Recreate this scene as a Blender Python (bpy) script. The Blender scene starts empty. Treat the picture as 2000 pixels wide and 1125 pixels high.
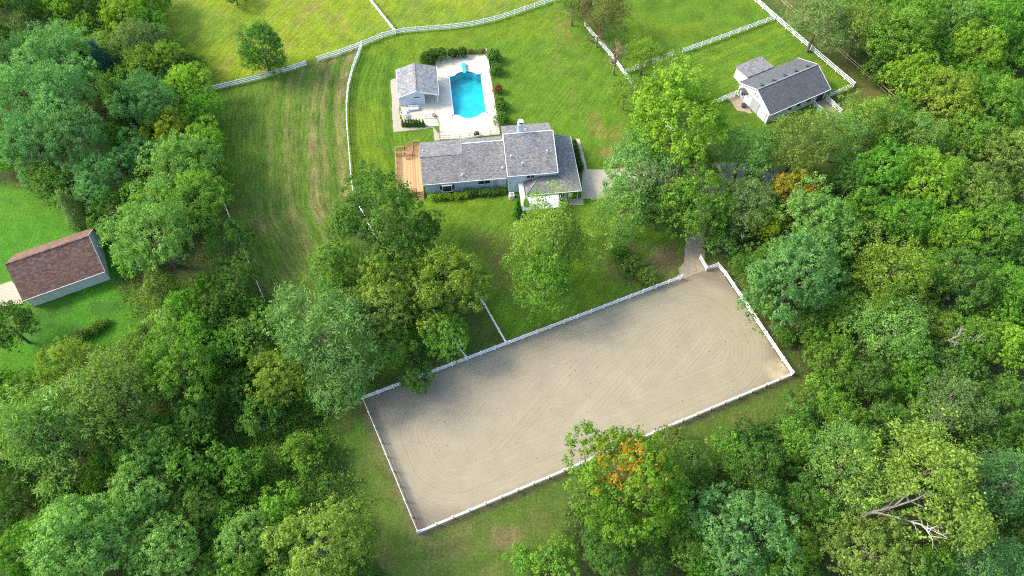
import bpy, bmesh, math, random
import numpy as np
from mathutils import Vector, Matrix

scene = bpy.context.scene
COL = scene.collection
R = math.radians
random.seed(7)

# ------------------------------------------------------------------ camera, sky, sun, exposure
CAM_F, CAM_P, CAM_R, CAM_H = 1450.0, R(58.4), R(0.5), 104.9      # focal length in photo pixels, pitch down, roll, height
cam = bpy.data.cameras.new('camera'); camo = bpy.data.objects.new('camera', cam); COL.objects.link(camo)
cam.sensor_width = 36.0; cam.lens = 36.0 * CAM_F / 2000.0
cam.clip_start = 1.0; cam.clip_end = 8000.0
_F = np.array([0, math.cos(CAM_P), -math.sin(CAM_P)]); _X = np.array([1.0, 0, 0]); _U = np.cross(_X, _F)
_RX = _X * math.cos(CAM_R) + _U * math.sin(CAM_R); _RU = -_X * math.sin(CAM_R) + _U * math.cos(CAM_R)
m3 = Matrix((_RX, _RU, -_F)).transposed()
camo.matrix_world = Matrix.Translation((0, 0, CAM_H)) @ m3.to_4x4()
scene.camera = camo
scene.render.resolution_x = 1024; scene.render.resolution_y = 576

SUN_EL, SUN_DIR = R(39), Vector((-0.985, 0.17, 0)).normalized()     # direction from the scene towards the sun
world = bpy.data.worlds.new('World'); scene.world = world; world.use_nodes = True
wn = world.node_tree.nodes; wl = world.node_tree.links
sky = wn.new('ShaderNodeTexSky'); sky.sky_type = 'NISHITA'; sky.sun_disc = False
sky.sun_elevation = SUN_EL; sky.sun_rotation = math.atan2(SUN_DIR.x, SUN_DIR.y)
sky.air_density = 1.0; sky.dust_density = 2.0; sky.ozone_density = 1.0
bgn = wn['Background']; bgn.inputs['Strength'].default_value = 0.15
wl.new(sky.outputs[0], bgn.inputs['Color'])
sun = bpy.data.lights.new('sun', 'SUN'); suno = bpy.data.objects.new('sun', sun); COL.objects.link(suno)
sun.energy = 1.35; sun.angle = R(12); sun.color = (1.0, 0.92, 0.77)
sd = Vector((SUN_DIR.x * math.cos(SUN_EL), SUN_DIR.y * math.cos(SUN_EL), math.sin(SUN_EL)))
suno.rotation_euler = sd.to_track_quat('Z', 'Y').to_euler(); suno.location = (-60, 60, 90)
vs = scene.view_settings
vs.view_transform = 'Standard'; vs.look = 'None'; vs.gamma = 1.0; vs.use_curve_mapping = False; vs.exposure = 1.85
cy = scene.cycles; cy.max_bounces = 5; cy.diffuse_bounces = 3; cy.glossy_bounces = 3; cy.transmission_bounces = 3; cy.transparent_max_bounces = 8; cy.filter_width = 1.1; cy.use_denoising = False

# ------------------------------------------------------------------ helpers
def G(px, py, z=0.0):
    """photo pixel -> point of the place at height z"""
    d = _F + ((px - 1000.0) / CAM_F) * _RX - ((py - 562.5) / CAM_F) * _RU
    t = (z - CAM_H) / d[2]
    return Vector((d[0] * t, d[1] * t, z))
def pxscale(px, py, z=0.0):
    p = np.array(G(px, py, z)) - np.array([0, 0, CAM_H])
    return CAM_F / float(p @ _F)
def GP(pts, z=0.0): return [G(x, y, z) for x, y in pts]

def link(o, parent=None):
    COL.objects.link(o)
    if parent: o.parent = parent
    return o
def tag(o, label=None, cat=None, group=None, kind=None):
    if label: o['label'] = label
    if cat: o['category'] = cat
    if group: o['group'] = group
    if kind: o['kind'] = kind
    return o
def empty(name, loc, rz=0.0, label=None, cat=None, group=None):
    o = bpy.data.objects.new(name, None); COL.objects.link(o); o.empty_display_size = 0.3
    o.location = loc; o.rotation_euler = (0, 0, rz)
    return tag(o, label, cat, group)

class MB:
    def __init__(s): s.v = []; s.f = []
    def add(s, vs, fs):
        b = len(s.v); s.v += [tuple(v) for v in vs]; s.f += [tuple(i + b for i in f) for f in fs]; return s
    def box(s, x0, x1, y0, y1, z0, z1):
        return s.add([(x0,y0,z0),(x1,y0,z0),(x1,y1,z0),(x0,y1,z0),(x0,y0,z1),(x1,y0,z1),(x1,y1,z1),(x0,y1,z1)],
                     [(0,3,2,1),(4,5,6,7),(0,1,5,4),(1,2,6,5),(2,3,7,6),(3,0,4,7)])
    def prism(s, pts, dz):
        """polygon (3-D points, counter-clockwise from above) thickened downwards by dz"""
        n = len(pts); lo = [(p[0], p[1], p[2] - dz) for p in pts]
        fs = [tuple(range(n)), tuple(range(2 * n - 1, n - 1, -1))]
        for i in range(n): j = (i + 1) % n; fs.append((i, n + i, n + j, j))
        return s.add(list(pts) + lo, fs)
    def beam(s, a, b, w, h):
        """rectangular bar from a to b, w wide, h high"""
        a = Vector(a); b = Vector(b); d = (b - a).normalized()
        up = Vector((0, 0, 1)) if abs(d.z) < .95 else Vector((0, 1, 0))
        sx = d.cross(up).normalized() * (w / 2); sz = sx.cross(d).normalized() * (h / 2)
        vs = [a - sx - sz, a + sx - sz, a + sx + sz, a - sx + sz, b - sx - sz, b + sx - sz, b + sx + sz, b - sx + sz]
        return s.add(vs, [(0,1,2,3),(7,6,5,4),(0,4,5,1),(1,5,6,2),(2,6,7,3),(3,7,4,0)])
    def tube(s, pts, rad, n=6):
        rings = []
        b = len(s.v)
        for i, p in enumerate(pts):
            p = Vector(p); q = Vector(pts[min(i + 1, len(pts) - 1)]) - Vector(pts[max(i - 1, 0)])
            q.normalize(); a = q.cross(Vector((0.13, 0.97, 0.2))).normalized(); c = q.cross(a)
            for k in range(n):
                t = 2 * math.pi * k / n
                s.v.append(tuple(p + (a * math.cos(t) + c * math.sin(t)) * rad[i]))
        for i in range(len(pts) - 1):
            for k in range(n):
                k2 = (k + 1) % n
                s.f.append((b + i*n + k, b + i*n + k2, b + (i+1)*n + k2, b + (i+1)*n + k))
        s.f.append(tuple(b + (len(pts)-1)*n + k for k in range(n)))
        s.f.append(tuple(b + k for k in reversed(range(n))))
        return s
    def lathe(s, prof, n=16, cx=0, cy=0):
        b = len(s.v)
        for r, z in prof:
            for k in range(n):
                t = 2 * math.pi * k / n; s.v.append((cx + r * math.cos(t), cy + r * math.sin(t), z))
        for i in range(len(prof) - 1):
            for k in range(n):
                k2 = (k + 1) % n; s.f.append((b+i*n+k, b+i*n+k2, b+(i+1)*n+k2, b+(i+1)*n+k))
        s.f.append(tuple(b + (len(prof)-1)*n + k for k in range(n)))
        return s
    def mesh(s, name):
        me = bpy.data.meshes.new(name); me.from_pydata(s.v, [], s.f); me.update(); return me
    def build(s, name, mat, parent=None, smooth=False):
        me = s.mesh(name); me.materials.append(mat)
        if smooth: me.polygons.foreach_set('use_smooth', [True] * len(me.polygons))
        return link(bpy.data.objects.new(name, me), parent)
def inst(name, me, parent=None, loc=(0,0,0), rot=(0,0,0), scale=(1,1,1)):
    o = bpy.data.objects.new(name, me); link(o, parent); o.location = loc; o.rotation_euler = rot; o.scale = scale; return o

# numpy value noise
_rng = np.random.default_rng(5)
_perm = _rng.random((256, 256))
def vnoise(x, y):
    xi = np.floor(x).astype(int); yi = np.floor(y).astype(int); fx = x - xi; fy = y - yi
    fx = fx * fx * (3 - 2 * fx); fy = fy * fy * (3 - 2 * fy)
    a = _perm[xi & 255, yi & 255]; b = _perm[(xi + 1) & 255, yi & 255]; c = _perm[xi & 255, (yi + 1) & 255]; d = _perm[(xi + 1) & 255, (yi + 1) & 255]
    return (a * (1 - fx) + b * fx) * (1 - fy) + (c * (1 - fx) + d * fx) * fy
def fbm(x, y, o=4):
    r = 0; a = .5; t = 0
    for i in range(o): r = r + a * vnoise(x * 2**i + 17 * i, y * 2**i + 31 * i); t += a; a *= .5
    return r / t
def sdist(P, poly):
    """signed distance (inside > 0) from points P (n,2) to polygon"""
    poly = np.array([(p[0], p[1]) for p in poly]); n = len(poly); best = np.full(len(P), 1e9); ins = np.zeros(len(P), bool)
    for i in range(n):
        a = poly[i]; b = poly[(i + 1) % n]; e = b - a; w = P - a
        t = np.clip((w @ e) / (e @ e), 0, 1); d = np.hypot(*(w - t[:, None] * e).T); best = np.minimum(best, d)
        c = ((a[1] > P[:, 1]) != (b[1] > P[:, 1]))
        with np.errstate(divide='ignore', invalid='ignore'):
            ins ^= c & (P[:, 0] < (b[0] - a[0]) * (P[:, 1] - a[1]) / (b[1] - a[1]) + a[0])
    return np.where(ins, best, -best)
def ldist(P, line):
    line = np.array([(p[0], p[1]) for p in line]); best = np.full(len(P), 1e9)
    for i in range(len(line) - 1):
        a = line[i]; e = line[i + 1] - a; w = P - a
        t = np.clip((w @ e) / (e @ e), 0, 1); best = np.minimum(best, np.hypot(*(w - t[:, None] * e).T))
    return best
def sst(x, a, b): t = np.clip((x - a) / (b - a), 0, 1); return t * t * (3 - 2 * t)

# ------------------------------------------------------------------ materials
def newmat(name):
    m = bpy.data.materials.new(name); m.use_nodes = True; nt = m.node_tree
    return m, nt, nt.nodes, nt.links, nt.nodes['Principled BSDF']
def ramp(ns, stops):
    r = ns.new('ShaderNodeValToRGB'); el = r.color_ramp.elements
    el[0].position, el[0].color = stops[0][0], (*stops[0][1], 1); el[1].position, el[1].color = stops[-1][0], (*stops[-1][1], 1)
    for p, c in stops[1:-1]: e = el.new(p); e.color = (*c, 1)
    return r
def noise(ns, ls, vec, scale, detail=4, rough=.6):
    n = ns.new('ShaderNodeTexNoise'); n.inputs['Scale'].default_value = scale; n.inputs['Detail'].default_value = detail; n.inputs['Roughness'].default_value = rough
    if vec is not None: ls.new(vec, n.inputs['Vector'])
    return n
def mixc(ns, ls, fac, a, b, mode='MIX'):
    m = ns.new('ShaderNodeMix'); m.data_type = 'RGBA'; m.blend_type = mode
    for sock, val in ((m.inputs[0], fac), (m.inputs[6], a), (m.inputs[7], b)):
        if hasattr(val, 'is_output'): ls.new(val, sock)
        elif isinstance(val, tuple): sock.default_value = (*val, 1) if len(val) == 3 else val
        else: sock.default_value = val
    return m.outputs[2]
def objvec(ns, ls, scale=(1, 1, 1), rot=0.0):
    tc = ns.new('ShaderNodeTexCoord'); mp = ns.new('ShaderNodeMapping'); mp.inputs['Scale'].default_value = scale; mp.inputs['Rotation'].default_value = (0, 0, rot)
    ls.new(tc.outputs['Object'], mp.inputs['Vector']); return mp.outputs[0]
def bump(ns, ls, bs, h, strength, dist=.02):
    b = ns.new('ShaderNodeBump'); b.inputs['Strength'].default_value = strength; b.inputs['Distance'].default_value = dist
    ls.new(h, b.inputs['Height']); ls.new(b.outputs[0], bs.inputs['Normal'])
def simple(name, c, rough=.6, var=.25, scale=2.0, metal=0.0, detail=4):
    """plain painted or mineral surface with blotchy wear"""
    m, nt, ns, ls, bs = newmat(name)
    n = noise(ns, ls, objvec(ns, ls), scale, detail)
    r = ramp(ns, [(.25, tuple(x * (1 - var) for x in c)), (.75, tuple(min(1, x * (1 + var)) for x in c))])
    ls.new(n.outputs['Fac'], r.inputs[0]); ls.new(r.outputs[0], bs.inputs['Base Color'])
    bs.inputs['Roughness'].default_value = rough; bs.inputs['Metallic'].default_value = metal
    return m
def shingles(name, c, var=.5, sx=3.2, sy=6.5, stain=(.03, .03, .03), stain_amt=.35, sat=.7):
    m, nt, ns, ls, bs = newmat(name)
    v = ns.new('ShaderNodeTexVoronoi'); v.inputs['Scale'].default_value = 1.0
    ls.new(objvec(ns, ls, (sx, sy, 1.0)), v.inputs['Vector'])
    sep = ns.new('ShaderNodeSeparateColor'); ls.new(v.outputs['Color'], sep.inputs[0])
    r = ramp(ns, [(0, tuple(x * (1 - var) for x in c)), (.5, c), (1, tuple(min(1, x * (1 + var * 1.3)) for x in c))])
    ls.new(sep.outputs[0], r.inputs[0])
    n = noise(ns, ls, objvec(ns, ls, (1, .35, 1)), .55, 5, .65)
    rr = ramp(ns, [(.48, (0, 0, 0)), (.72, (1, 1, 1))]); ls.new(n.outputs['Fac'], rr.inputs[0])
    mm = ns.new('ShaderNodeMath'); mm.operation = 'MULTIPLY'; mm.inputs[1].default_value = stain_amt; ls.new(rr.outputs[0], mm.inputs[0])
    c2 = mixc(ns, ls, mm.outputs[0], r.outputs[0], stain)
    fn = noise(ns, ls, objvec(ns, ls), 14, 3)
    c3 = mixc(ns, ls, .35, c2, fn.outputs['Color'], 'OVERLAY')
    hs = ns.new('ShaderNodeHueSaturation'); hs.inputs['Saturation'].default_value = sat; ls.new(c3, hs.inputs['Color'])
    ls.new(hs.outputs[0], bs.inputs['Base Color'])
    bs.inputs['Roughness'].default_value = .85
    bump(ns, ls, bs, sep.outputs[0], .5, .02)
    return m
def boards_mat(name, c, c2, along=(1.0, 14.0)):
    m, nt, ns, ls, bs = newmat(name)
    oi = ns.new('ShaderNodeObjectInfo')
    n = noise(ns, ls, objvec(ns, ls, (along[0], along[1], 4)), 1.2, 5)
    a = ns.new('ShaderNodeMath'); a.operation = 'MULTIPLY_ADD'; a.inputs[1].default_value = .55; ls.new(oi.outputs['Random'], a.inputs[0])
    b = ns.new('ShaderNodeMath'); b.operation = 'MULTIPLY'; b.inputs[1].default_value = .6; ls.new(n.outputs['Fac'], b.inputs[0]); ls.new(b.outputs[0], a.inputs[2])
    r = ramp(ns, [(.15, c), (.55, c2), (.95, tuple(min(1, x * 1.35) for x in c2))]); ls.new(a.outputs[0], r.inputs[0])
    ls.new(r.outputs[0], bs.inputs['Base Color']); bs.inputs['Roughness'].default_value = .7
    return m
def leaf_mat(name, autumn=None, trans=.42, patch=None):
    m, nt, ns, ls, bs = newmat(name); ns.remove(bs)
    oi = ns.new('ShaderNodeObjectInfo'); at = ns.new('ShaderNodeAttribute'); at.attribute_name = 'v'
    c = oi.outputs['Color']
    if autumn:                                           # turned leaves in patches of the crown
        n = noise(ns, ls, objvec(ns, ls), autumn[1], 4, .6)
        f = n.outputs['Fac']
        if patch:
            tc = ns.new('ShaderNodeTexCoord'); vd = ns.new('ShaderNodeVectorMath'); vd.operation = 'DISTANCE'; vd.inputs[1].default_value = patch[0]; ls.new(tc.outputs['Object'], vd.inputs[0])
            mr = ns.new('ShaderNodeMapRange'); mr.inputs[1].default_value = 0; mr.inputs[2].default_value = patch[1]; mr.inputs[3].default_value = .285; mr.inputs[4].default_value = .0; ls.new(vd.outputs['Value'], mr.inputs[0])
            ad = ns.new('ShaderNodeMath'); ad.operation = 'ADD'; ls.new(f, ad.inputs[0]); ls.new(mr.outputs[0], ad.inputs[1]); f = ad.outputs[0]
        r = ramp(ns, [(autumn[2], (0, 0, 0)), (autumn[2] + .1, (1, 1, 1))]); ls.new(f, r.inputs[0])
        c = mixc(ns, ls, r.outputs[0], c, autumn[0])
    hs = ns.new('ShaderNodeHueSaturation'); hs.inputs['Saturation'].default_value = 1.06; ls.new(c, hs.inputs['Color'])
    mh = ns.new('ShaderNodeMapRange'); mh.inputs[3].default_value = .475; mh.inputs[4].default_value = .525; ls.new(at.outputs['Fac'], mh.inputs[0]); ls.new(mh.outputs[0], hs.inputs['Hue'])
    mv = ns.new('ShaderNodeMapRange'); mv.inputs[3].default_value = 1.9; mv.inputs[4].default_value = .38; ls.new(at.outputs['Fac'], mv.inputs[0]); ls.new(mv.outputs[0], hs.inputs['Value'])
    df = ns.new('ShaderNodeBsdfDiffuse'); ls.new(hs.outputs[0], df.inputs['Color'])
    tr = ns.new('ShaderNodeBsdfTranslucent'); tc = mixc(ns, ls, 1.0, hs.outputs[0], (1.25, 1.3, .6), 'MULTIPLY'); ls.new(tc, tr.inputs['Color'])
    mx = ns.new('ShaderNodeMixShader'); mx.inputs[0].default_value = trans
    ls.new(df.outputs[0], mx.inputs[1]); ls.new(tr.outputs[0], mx.inputs[2])
    ls.new(mx.outputs[0], ns['Material Output'].inputs['Surface'])
    return m

M = {}
M['vinyl'] = simple('white_vinyl', (.74, .74, .73), .45, .09, .8)
M['white'] = simple('white_paint', (.64, .64, .63), .5, .08, 1.5)
M['membrane'] = simple('white_membrane', (.68, .68, .66), .55, .05, .8)
M['siding'] = simple('blue_grey_siding', (.52, .585, .63), .6, .08, .9)
M['barn_white'] = simple('barn_white_paint', (.60, .61, .61), .6, .12, .7)
M['shed_siding'] = simple('pale_grey_siding', (.55, .55, .51), .6, .06, .5)
M['grey_door'] = simple('grey_door_paint', (.33, .36, .37), .6, .1, 1.2)
M['roof'] = shingles('grey_shingles', (.165, .155, .143), .36)
M['roof_ph'] = shingles('pale_grey_shingles', (.20, .195, .188), .3, 5.0, 2.2, stain_amt=.12)
M['roof_barn'] = shingles('dark_grey_shingles', (.082, .090, .092), .25, 5, 5, (.05, .055, .06), .5)
M['roof_brown'] = shingles('brown_shingles', (.150, .078, .055), .4, 2.6, 5.5, (.075, .04, .03), .2, sat=1.0)
M['deck'] = boards_mat('cedar_boards', (.29, .15, .058), (.45, .27, .115), (14.0, .5))
M['deck_dark'] = boards_mat('cedar_rails', (.24, .11, .05), (.36, .19, .085), (3, 3))
M['tan_rail'] = simple('weathered_tan_rail', (.38, .31, .17), .8, .2, 2)
M['concrete'] = simple('pool_concrete', (.52, .462, .35), .8, .2, .5, detail=8)
M['concrete_grey'] = simple('grey_concrete', (.37, .325, .245), .85, .16, .5, detail=8)
M['gravel'] = simple('pale_gravel', (.36, .31, .23), .95, .35, 4.0, detail=8)
M['dirt'] = simple('drive_gravel', (.30, .243, .16), .95, .2, 1.3, detail=8)
M['asphalt'] = simple('grey_drive', (.13, .122, .112), .95, .22, 1.5, detail=8)
M['black'] = simple('black_metal', (.035, .03, .03), .5, .2, 3)
M['bronze'] = simple('bronze_metal', (.13, .09, .06), .5, .2, 3)
M['chrome'] = simple('grey_metal', (.5, .5, .5), .35, .1, 3, .7)
M['stone'] = simple('border_stone', (.38, .33, .27), .9, .3, 3)
M['pool_paint'] = simple('turquoise_pool_paint', (.03, .50, .51), .6, .3, .35)
M['pool_band'] = simple('pool_edge_band', (.03, .27, .40), .5, .25, 2)
M['coping'] = simple('pool_coping', (.55, .58, .60), .7, .1, 1)
M['board_teal'] = simple('turquoise_fibreglass', (.03, .50, .47), .4, .08, 1)
M['bark'] = simple('grey_brown_bark', (.13, .10, .075), .9, .35, 3)
M['pale_bark'] = simple('pale_bark', (.42, .38, .31), .85, .3, 2.5)
M['twig'] = simple('brown_twigs', (.22, .15, .10), .9, .3, 3)
M['leaf'] = leaf_mat('foliage')
M['leaf_orange'] = leaf_mat('foliage_turning_orange', ((.44, .22, .045), 1.0, .68), patch=((-.4, 1.3, 12.2), 6.5))
M['leaf_rust'] = leaf_mat('foliage_turning_rust', ((.48, .25, .04), .5, .56))
M['leaf_gold'] = leaf_mat('foliage_turning_yellow', ((.235, .275, .05), .3, .58))
m, nt, ns, ls, bs = newmat('dark_glass'); bs.inputs['Base Color'].default_value = (.03, .035, .035, 1); bs.inputs['Roughness'].default_value = .08; M['glass'] = m

def ground_mat(name, sheet=False):
    """turf: sward colours come from the 'sward' attribute; blades, tufts and wear from noise"""
    m, nt, ns, ls, bs = newmat(name)
    at = ns.new('ShaderNodeAttribute'); at.attribute_name = 'sward'
    tc = ns.new('ShaderNodeTexCoord'); vec = tc.outputs['Object']
    n1 = noise(ns, ls, vec, .35, 6, .65); n2 = noise(ns, ls, vec, 2.6, 5, .7); n3 = noise(ns, ls, vec, 11, 3, .7)
    r1 = ramp(ns, [(.3, (.78, .78, .80)), (.7, (1.2, 1.2, 1.15))]); ls.new(n1.outputs['Fac'], r1.inputs[0])
    r2 = ramp(ns, [(.3, (.66, .68, .72)), (.7, (1.38, 1.34, 1.2))]); ls.new(n2.outputs['Fac'], r2.inputs[0])
    r3 = ramp(ns, [(.3, (.42, .45, .5)), (.7, (1.65, 1.6, 1.35))]); ls.new(n3.outputs['Fac'], r3.inputs[0])
    c = mixc(ns, ls, 1.0, at.outputs['Color'], r1.outputs[0], 'MULTIPLY')
    c = mixc(ns, ls, 1.0, c, r2.outputs[0], 'MULTIPLY'); c = mixc(ns, ls, .8, c, r3.outputs[0], 'MULTIPLY')
    mo = ns.new('ShaderNodeAttribute'); mo.attribute_name = 'mow'; sp = ns.new('ShaderNodeSeparateColor'); ls.new(mo.outputs['Color'], sp.inputs[0])
    cbm = ns.new('ShaderNodeCombineXYZ'); al = ns.new('ShaderNodeMath'); al.operation = 'MULTIPLY'; al.inputs[1].default_value = .10; ls.new(sp.outputs[1], al.inputs[0]); ls.new(sp.outputs[0], cbm.inputs[0]); ls.new(al.outputs[0], cbm.inputs[1])
    nm = noise(ns, ls, cbm.outputs[0], 2.3, 4, .75); rm = ramp(ns, [(.34, (.60, .64, .66)), (.5, (1, 1, 1)), (.66, (1.42, 1.32, 1.25))]); ls.new(nm.outputs['Fac'], rm.inputs[0])
    am = ns.new('ShaderNodeMath'); am.operation = 'MULTIPLY'; am.use_clamp = True; am.inputs[1].default_value = .8; ls.new(sp.outputs[2], am.inputs[0])
    c = mixc(ns, ls, am.outputs[0], c, rm.outputs[0], 'MULTIPLY')
    ls.new(c, bs.inputs['Base Color']); bs.inputs['Roughness'].default_value = .95; bs.inputs['Specular IOR Level'].default_value = .1
    bump(ns, ls, bs, n3.outputs['Fac'], .9, .12)
    return m
M['turf'] = ground_mat('turf')

def sand_mat():
    m, nt, ns, ls, bs = newmat('arena_sand')
    at = ns.new('ShaderNodeAttribute'); at.attribute_name = 'sward'
    hw = ns.new('ShaderNodeAttribute'); hw.attribute_name = 'harrow'
    tc = ns.new('ShaderNodeTexCoord'); vec = tc.outputs['Object']
    n1 = noise(ns, ls, vec, .3, 5, .6); n2 = noise(ns, ls, vec, 6, 4, .7)
    # tine grooves: waves on the harrow coordinate, broken up by noise
    ma = ns.new('ShaderNodeMath'); ma.operation = 'MULTIPLY_ADD'; ma.inputs[1].default_value = 1.0
    ls.new(hw.outputs['Fac'], ma.inputs[0])
    mw = ns.new('ShaderNodeMath'); mw.operation = 'MULTIPLY'; mw.inputs[1].default_value = .5; ls.new(n1.outputs['Fac'], mw.inputs[0]); ls.new(mw.outputs[0], ma.inputs[2])
    cb = ns.new('ShaderNodeCombineXYZ'); ls.new(ma.outputs[0], cb.inputs[0])
    g = noise(ns, ls, cb.outputs[0], 3.4, 4, .8)
    sn = ns.new('ShaderNodeMath'); sn.operation = 'MULTIPLY'; sn.inputs[1].default_value = 2 * math.pi / .5; ls.new(ma.outputs[0], sn.inputs[0])
    sn2 = ns.new('ShaderNodeMath'); sn2.operation = 'SINE'; ls.new(sn.outputs[0], sn2.inputs[0])
    nm = noise(ns, ls, vec, .09, 3, .6); rm = ramp(ns, [(.44, (.0, .0, .0)), (.68, (.05, .05, .05))]); ls.new(nm.outputs['Fac'], rm.inputs[0])
    sn3 = ns.new('ShaderNodeMath'); sn3.operation = 'MULTIPLY_ADD'; sn3.inputs[2].default_value = 1.0; ls.new(sn2.outputs[0], sn3.inputs[0]); ls.new(rm.outputs[0], sn3.inputs[1])
    r = ramp(ns, [(.3, (.80, .79, .78)), (.5, (1, 1, 1)), (.72, (1.12, 1.12, 1.10))]); ls.new(g.outputs['Fac'], r.inputs[0])
    r1 = ramp(ns, [(.3, (.92, .92, .92)), (.7, (1.07, 1.07, 1.06))]); ls.new(n1.outputs['Fac'], r1.inputs[0])
    r2 = ramp(ns, [(.3, (.91, .91, .91)), (.7, (1.08, 1.08, 1.08))]); ls.new(n2.outputs['Fac'], r2.inputs[0])
    # scattered clods
    v = ns.new('ShaderNodeTexVoronoi'); v.inputs['Scale'].default_value = .55; ls.new(vec, v.inputs['Vector'])
    rv = ramp(ns, [(.05, (.55, .5, .45)), (.10, (1, 1, 1))]); ls.new(v.outputs['Distance'], rv.inputs[0])
    c = mixc(ns, ls, .8, at.outputs['Color'], r.outputs[0], 'MULTIPLY'); c = mixc(ns, ls, 1, c, sn3.outputs[0], 'MULTIPLY'); c = mixc(ns, ls, 1, c, r1.outputs[0], 'MULTIPLY')
    c = mixc(ns, ls, 1, c, r2.outputs[0], 'MULTIPLY'); c = mixc(ns, ls, .7, c, rv.outputs[0], 'MULTIPLY')
    ls.new(c, bs.inputs['Base Color']); bs.inputs['Roughness'].default_value = .95; bs.inputs['Specular IOR Level'].default_value = .1
    bump(ns, ls, bs, g.outputs['Fac'], .5, .06)
    return m
M['sand'] = sand_mat()

# ------------------------------------------------------------------ key lines of the place
ARENA = GP([(707,775),(815,1038),(1551,727),(1404,511)], 1.2); ARENA = [Vector((p.x, p.y, 0)) for p in ARENA]   # A upper left, B lower left, C right, D upper right
F_TOP = [(620,115),(665,101),(707.5,85),(750,67.5),(772,62),(793,58.6),(838,55),(883,51.5),(927.6,45.5),(970,35.5),(1000,26),(1026,16.5),(1075,0),(1120,-16)]
F_CURVE = [(707.5,85),(698.6,106.6),(688,135),(680,167),(677,199),(677,231),(679,263),(682.6,302),(685.5,341),(690,380),(728,453),(820,570),(911,699)]
F_DIV = [(716,-9),(723.5,0),(772,61)]
F_LEFT = [(395,177),(407,174),(496,153),(553,137),(597,123)]
F_LINE = [(425,362),(432,382),(448,422),(468,468),(481,500),(498,542),(520,595)]
F_WEST = [(1142,46),(1152,59),(1198,112),(1230,157),(1269,202),(1320,262)]
F_CROSS = [(1222,139),(1291,113.6),(1315,104)]
F_CROSS2 = [(1334,99),(1424,67),(1515,33)]
F_EAST = [(1462,-13),(1478,0),(1515,33),(1589,97),(1669,165)]
F_BARN_E = [(1669,165),(1621,186)]
F_BARN_W = [(1437,182),(1390,202)]
FZ = .7

# ------------------------------------------------------------------ ground
def axis(lo, hi, step, far):
    a = list(np.arange(lo, hi + .01, step)); s = step; x = hi
    while x < far: s *= 1.5; x += s; a.append(x)
    s = step; x = lo
    while x > -far: s *= 1.5; x -= s; a.insert(0, x)
    return np.array(a)
gx = axis(-118, 118, .5, 2500); gy = axis(12, 148, .5, 2500)
XX, YY = np.meshgrid(gx, gy); P = np.stack([XX.ravel(), YY.ravel()], 1); nx, ny = len(gx), len(gy)
warp = np.stack([fbm(P[:, 0] * .12, P[:, 1] * .12), fbm(P[:, 0] * .12 + 50, P[:, 1] * .12 + 9)], 1) * 5 - 2.5
PW = P + warp * .8
def C(*c): return np.array(c)
LAWN, LIME, PADD, VIVID, ROUGH, LITTER, DRY, BROWN = C(.088,.172,.016), C(.170,.232,.016), C(.084,.150,.020), C(.058,.180,.016), C(.062,.100,.022), C(.055,.066,.026), C(.19,.165,.05), C(.15,.115,.058)
col = np.tile(LITTER, (len(P), 1))
def lay(mask, c):
    global col
    mask = np.clip(mask, 0, 1)[:, None]; col = col * (1 - mask) + c * mask
n_big = fbm(P[:, 0] * .07, P[:, 1] * .07); n_mid = fbm(P[:, 0] * .3 + 7, P[:, 1] * .3); n_fin = fbm(P[:, 0] * 1.1, P[:, 1] * 1.1, 3)
def area(pts, soft=1.5, z=0, w=True):
    return sst(sdist(PW if w else P, GP(pts, z)), -soft, soft)
# open grass clearing as a whole
lay(area([(300,-40),(330,60),(385,150),(420,240),(445,380),(480,500),(530,610),(640,740),(640,800),(655,880),(720,1010),(780,1190),(1000,1190),(1090,1060),(1130,960),(1400,880),(1560,790),(1545,640),(1480,560),(1440,480),(1520,360),(1660,340),(1680,260),(1560,230),(1720,200),(1600,60),(1530,-40)]), ROUGH)
# far paddock, yellowish, mown in diagonal stripes
far_p = [(300,-40),(318,40),(345,110),(410,170),(597,122),(707,84),(772,61),(883,51),(970,35),(1080,-2),(1110,-40)]
mk = area(far_p, .5, w=False); lay(mk, LIME)
a = P[:, 0] * math.cos(R(62)) + P[:, 1] * math.sin(R(62)); b2 = P[:, 0] * math.sin(R(62)) - P[:, 1] * math.cos(R(62))
lay(mk * sst(vnoise(b2 * 1.1, a * .05), .45, .85) * .7 * sst(n_fin, .3, .6), DRY * 1.1); lay(mk * sst(n_mid, .56, .75) * .3, DRY); lay(mk * sst(n_big, .5, .68) * .5, PADD * 1.15)
fp = mk > .5; fpm = np.stack([b2, a, np.full(len(P), 1.0)], 1)
# left paddock with brown harrowed streaks that follow the curved fence
pad = [(410,172),(597,123),(707,85),(690,120),(678,180),(676,240),(684,330),(690,385),(640,560),(560,640),(520,590),(470,470),(440,380),(420,240)]
mk = area(pad, .5, w=False); lay(mk, PADD)
dc = ldist(P, GP(F_CURVE[:11])); yb = P[:, 1]
st = vnoise(dc * 1.15 + 3, yb * .03) * .6 + vnoise(dc * 2.0, yb * .06 + 4) * .4
mow = np.stack([P[:, 0], P[:, 1], np.full(len(P), .35)], 1); pm = mk > .5; mow[pm] = np.stack([dc, yb, np.full(len(P), 1.2)], 1)[pm]
lay(mk * sst(st, .5, .72) * sst(n_mid * .5 + n_fin * .5, .34, .58) * sst(dc, 24, 5) * .75, BROWN * 1.2)
def line_(d0, w): return np.exp(-((dc - d0 - 1.2 * (fbm(yb * .05 + d0, yb * 0 + d0) - .5)) / w) ** 2)
for d0, w, am in ((1.5, 1.0, .75), (4.4, .5, .8), (6.4, .45, .7), (7.6, .3, .5), (10.2, .5, .6), (11.6, .35, .45), (14.5, .4, .4)): lay(mk * line_(d0, w) * sst(n_fin * .6 + n_mid * .4, .3, .55) * am, BROWN * 1.45)
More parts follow.
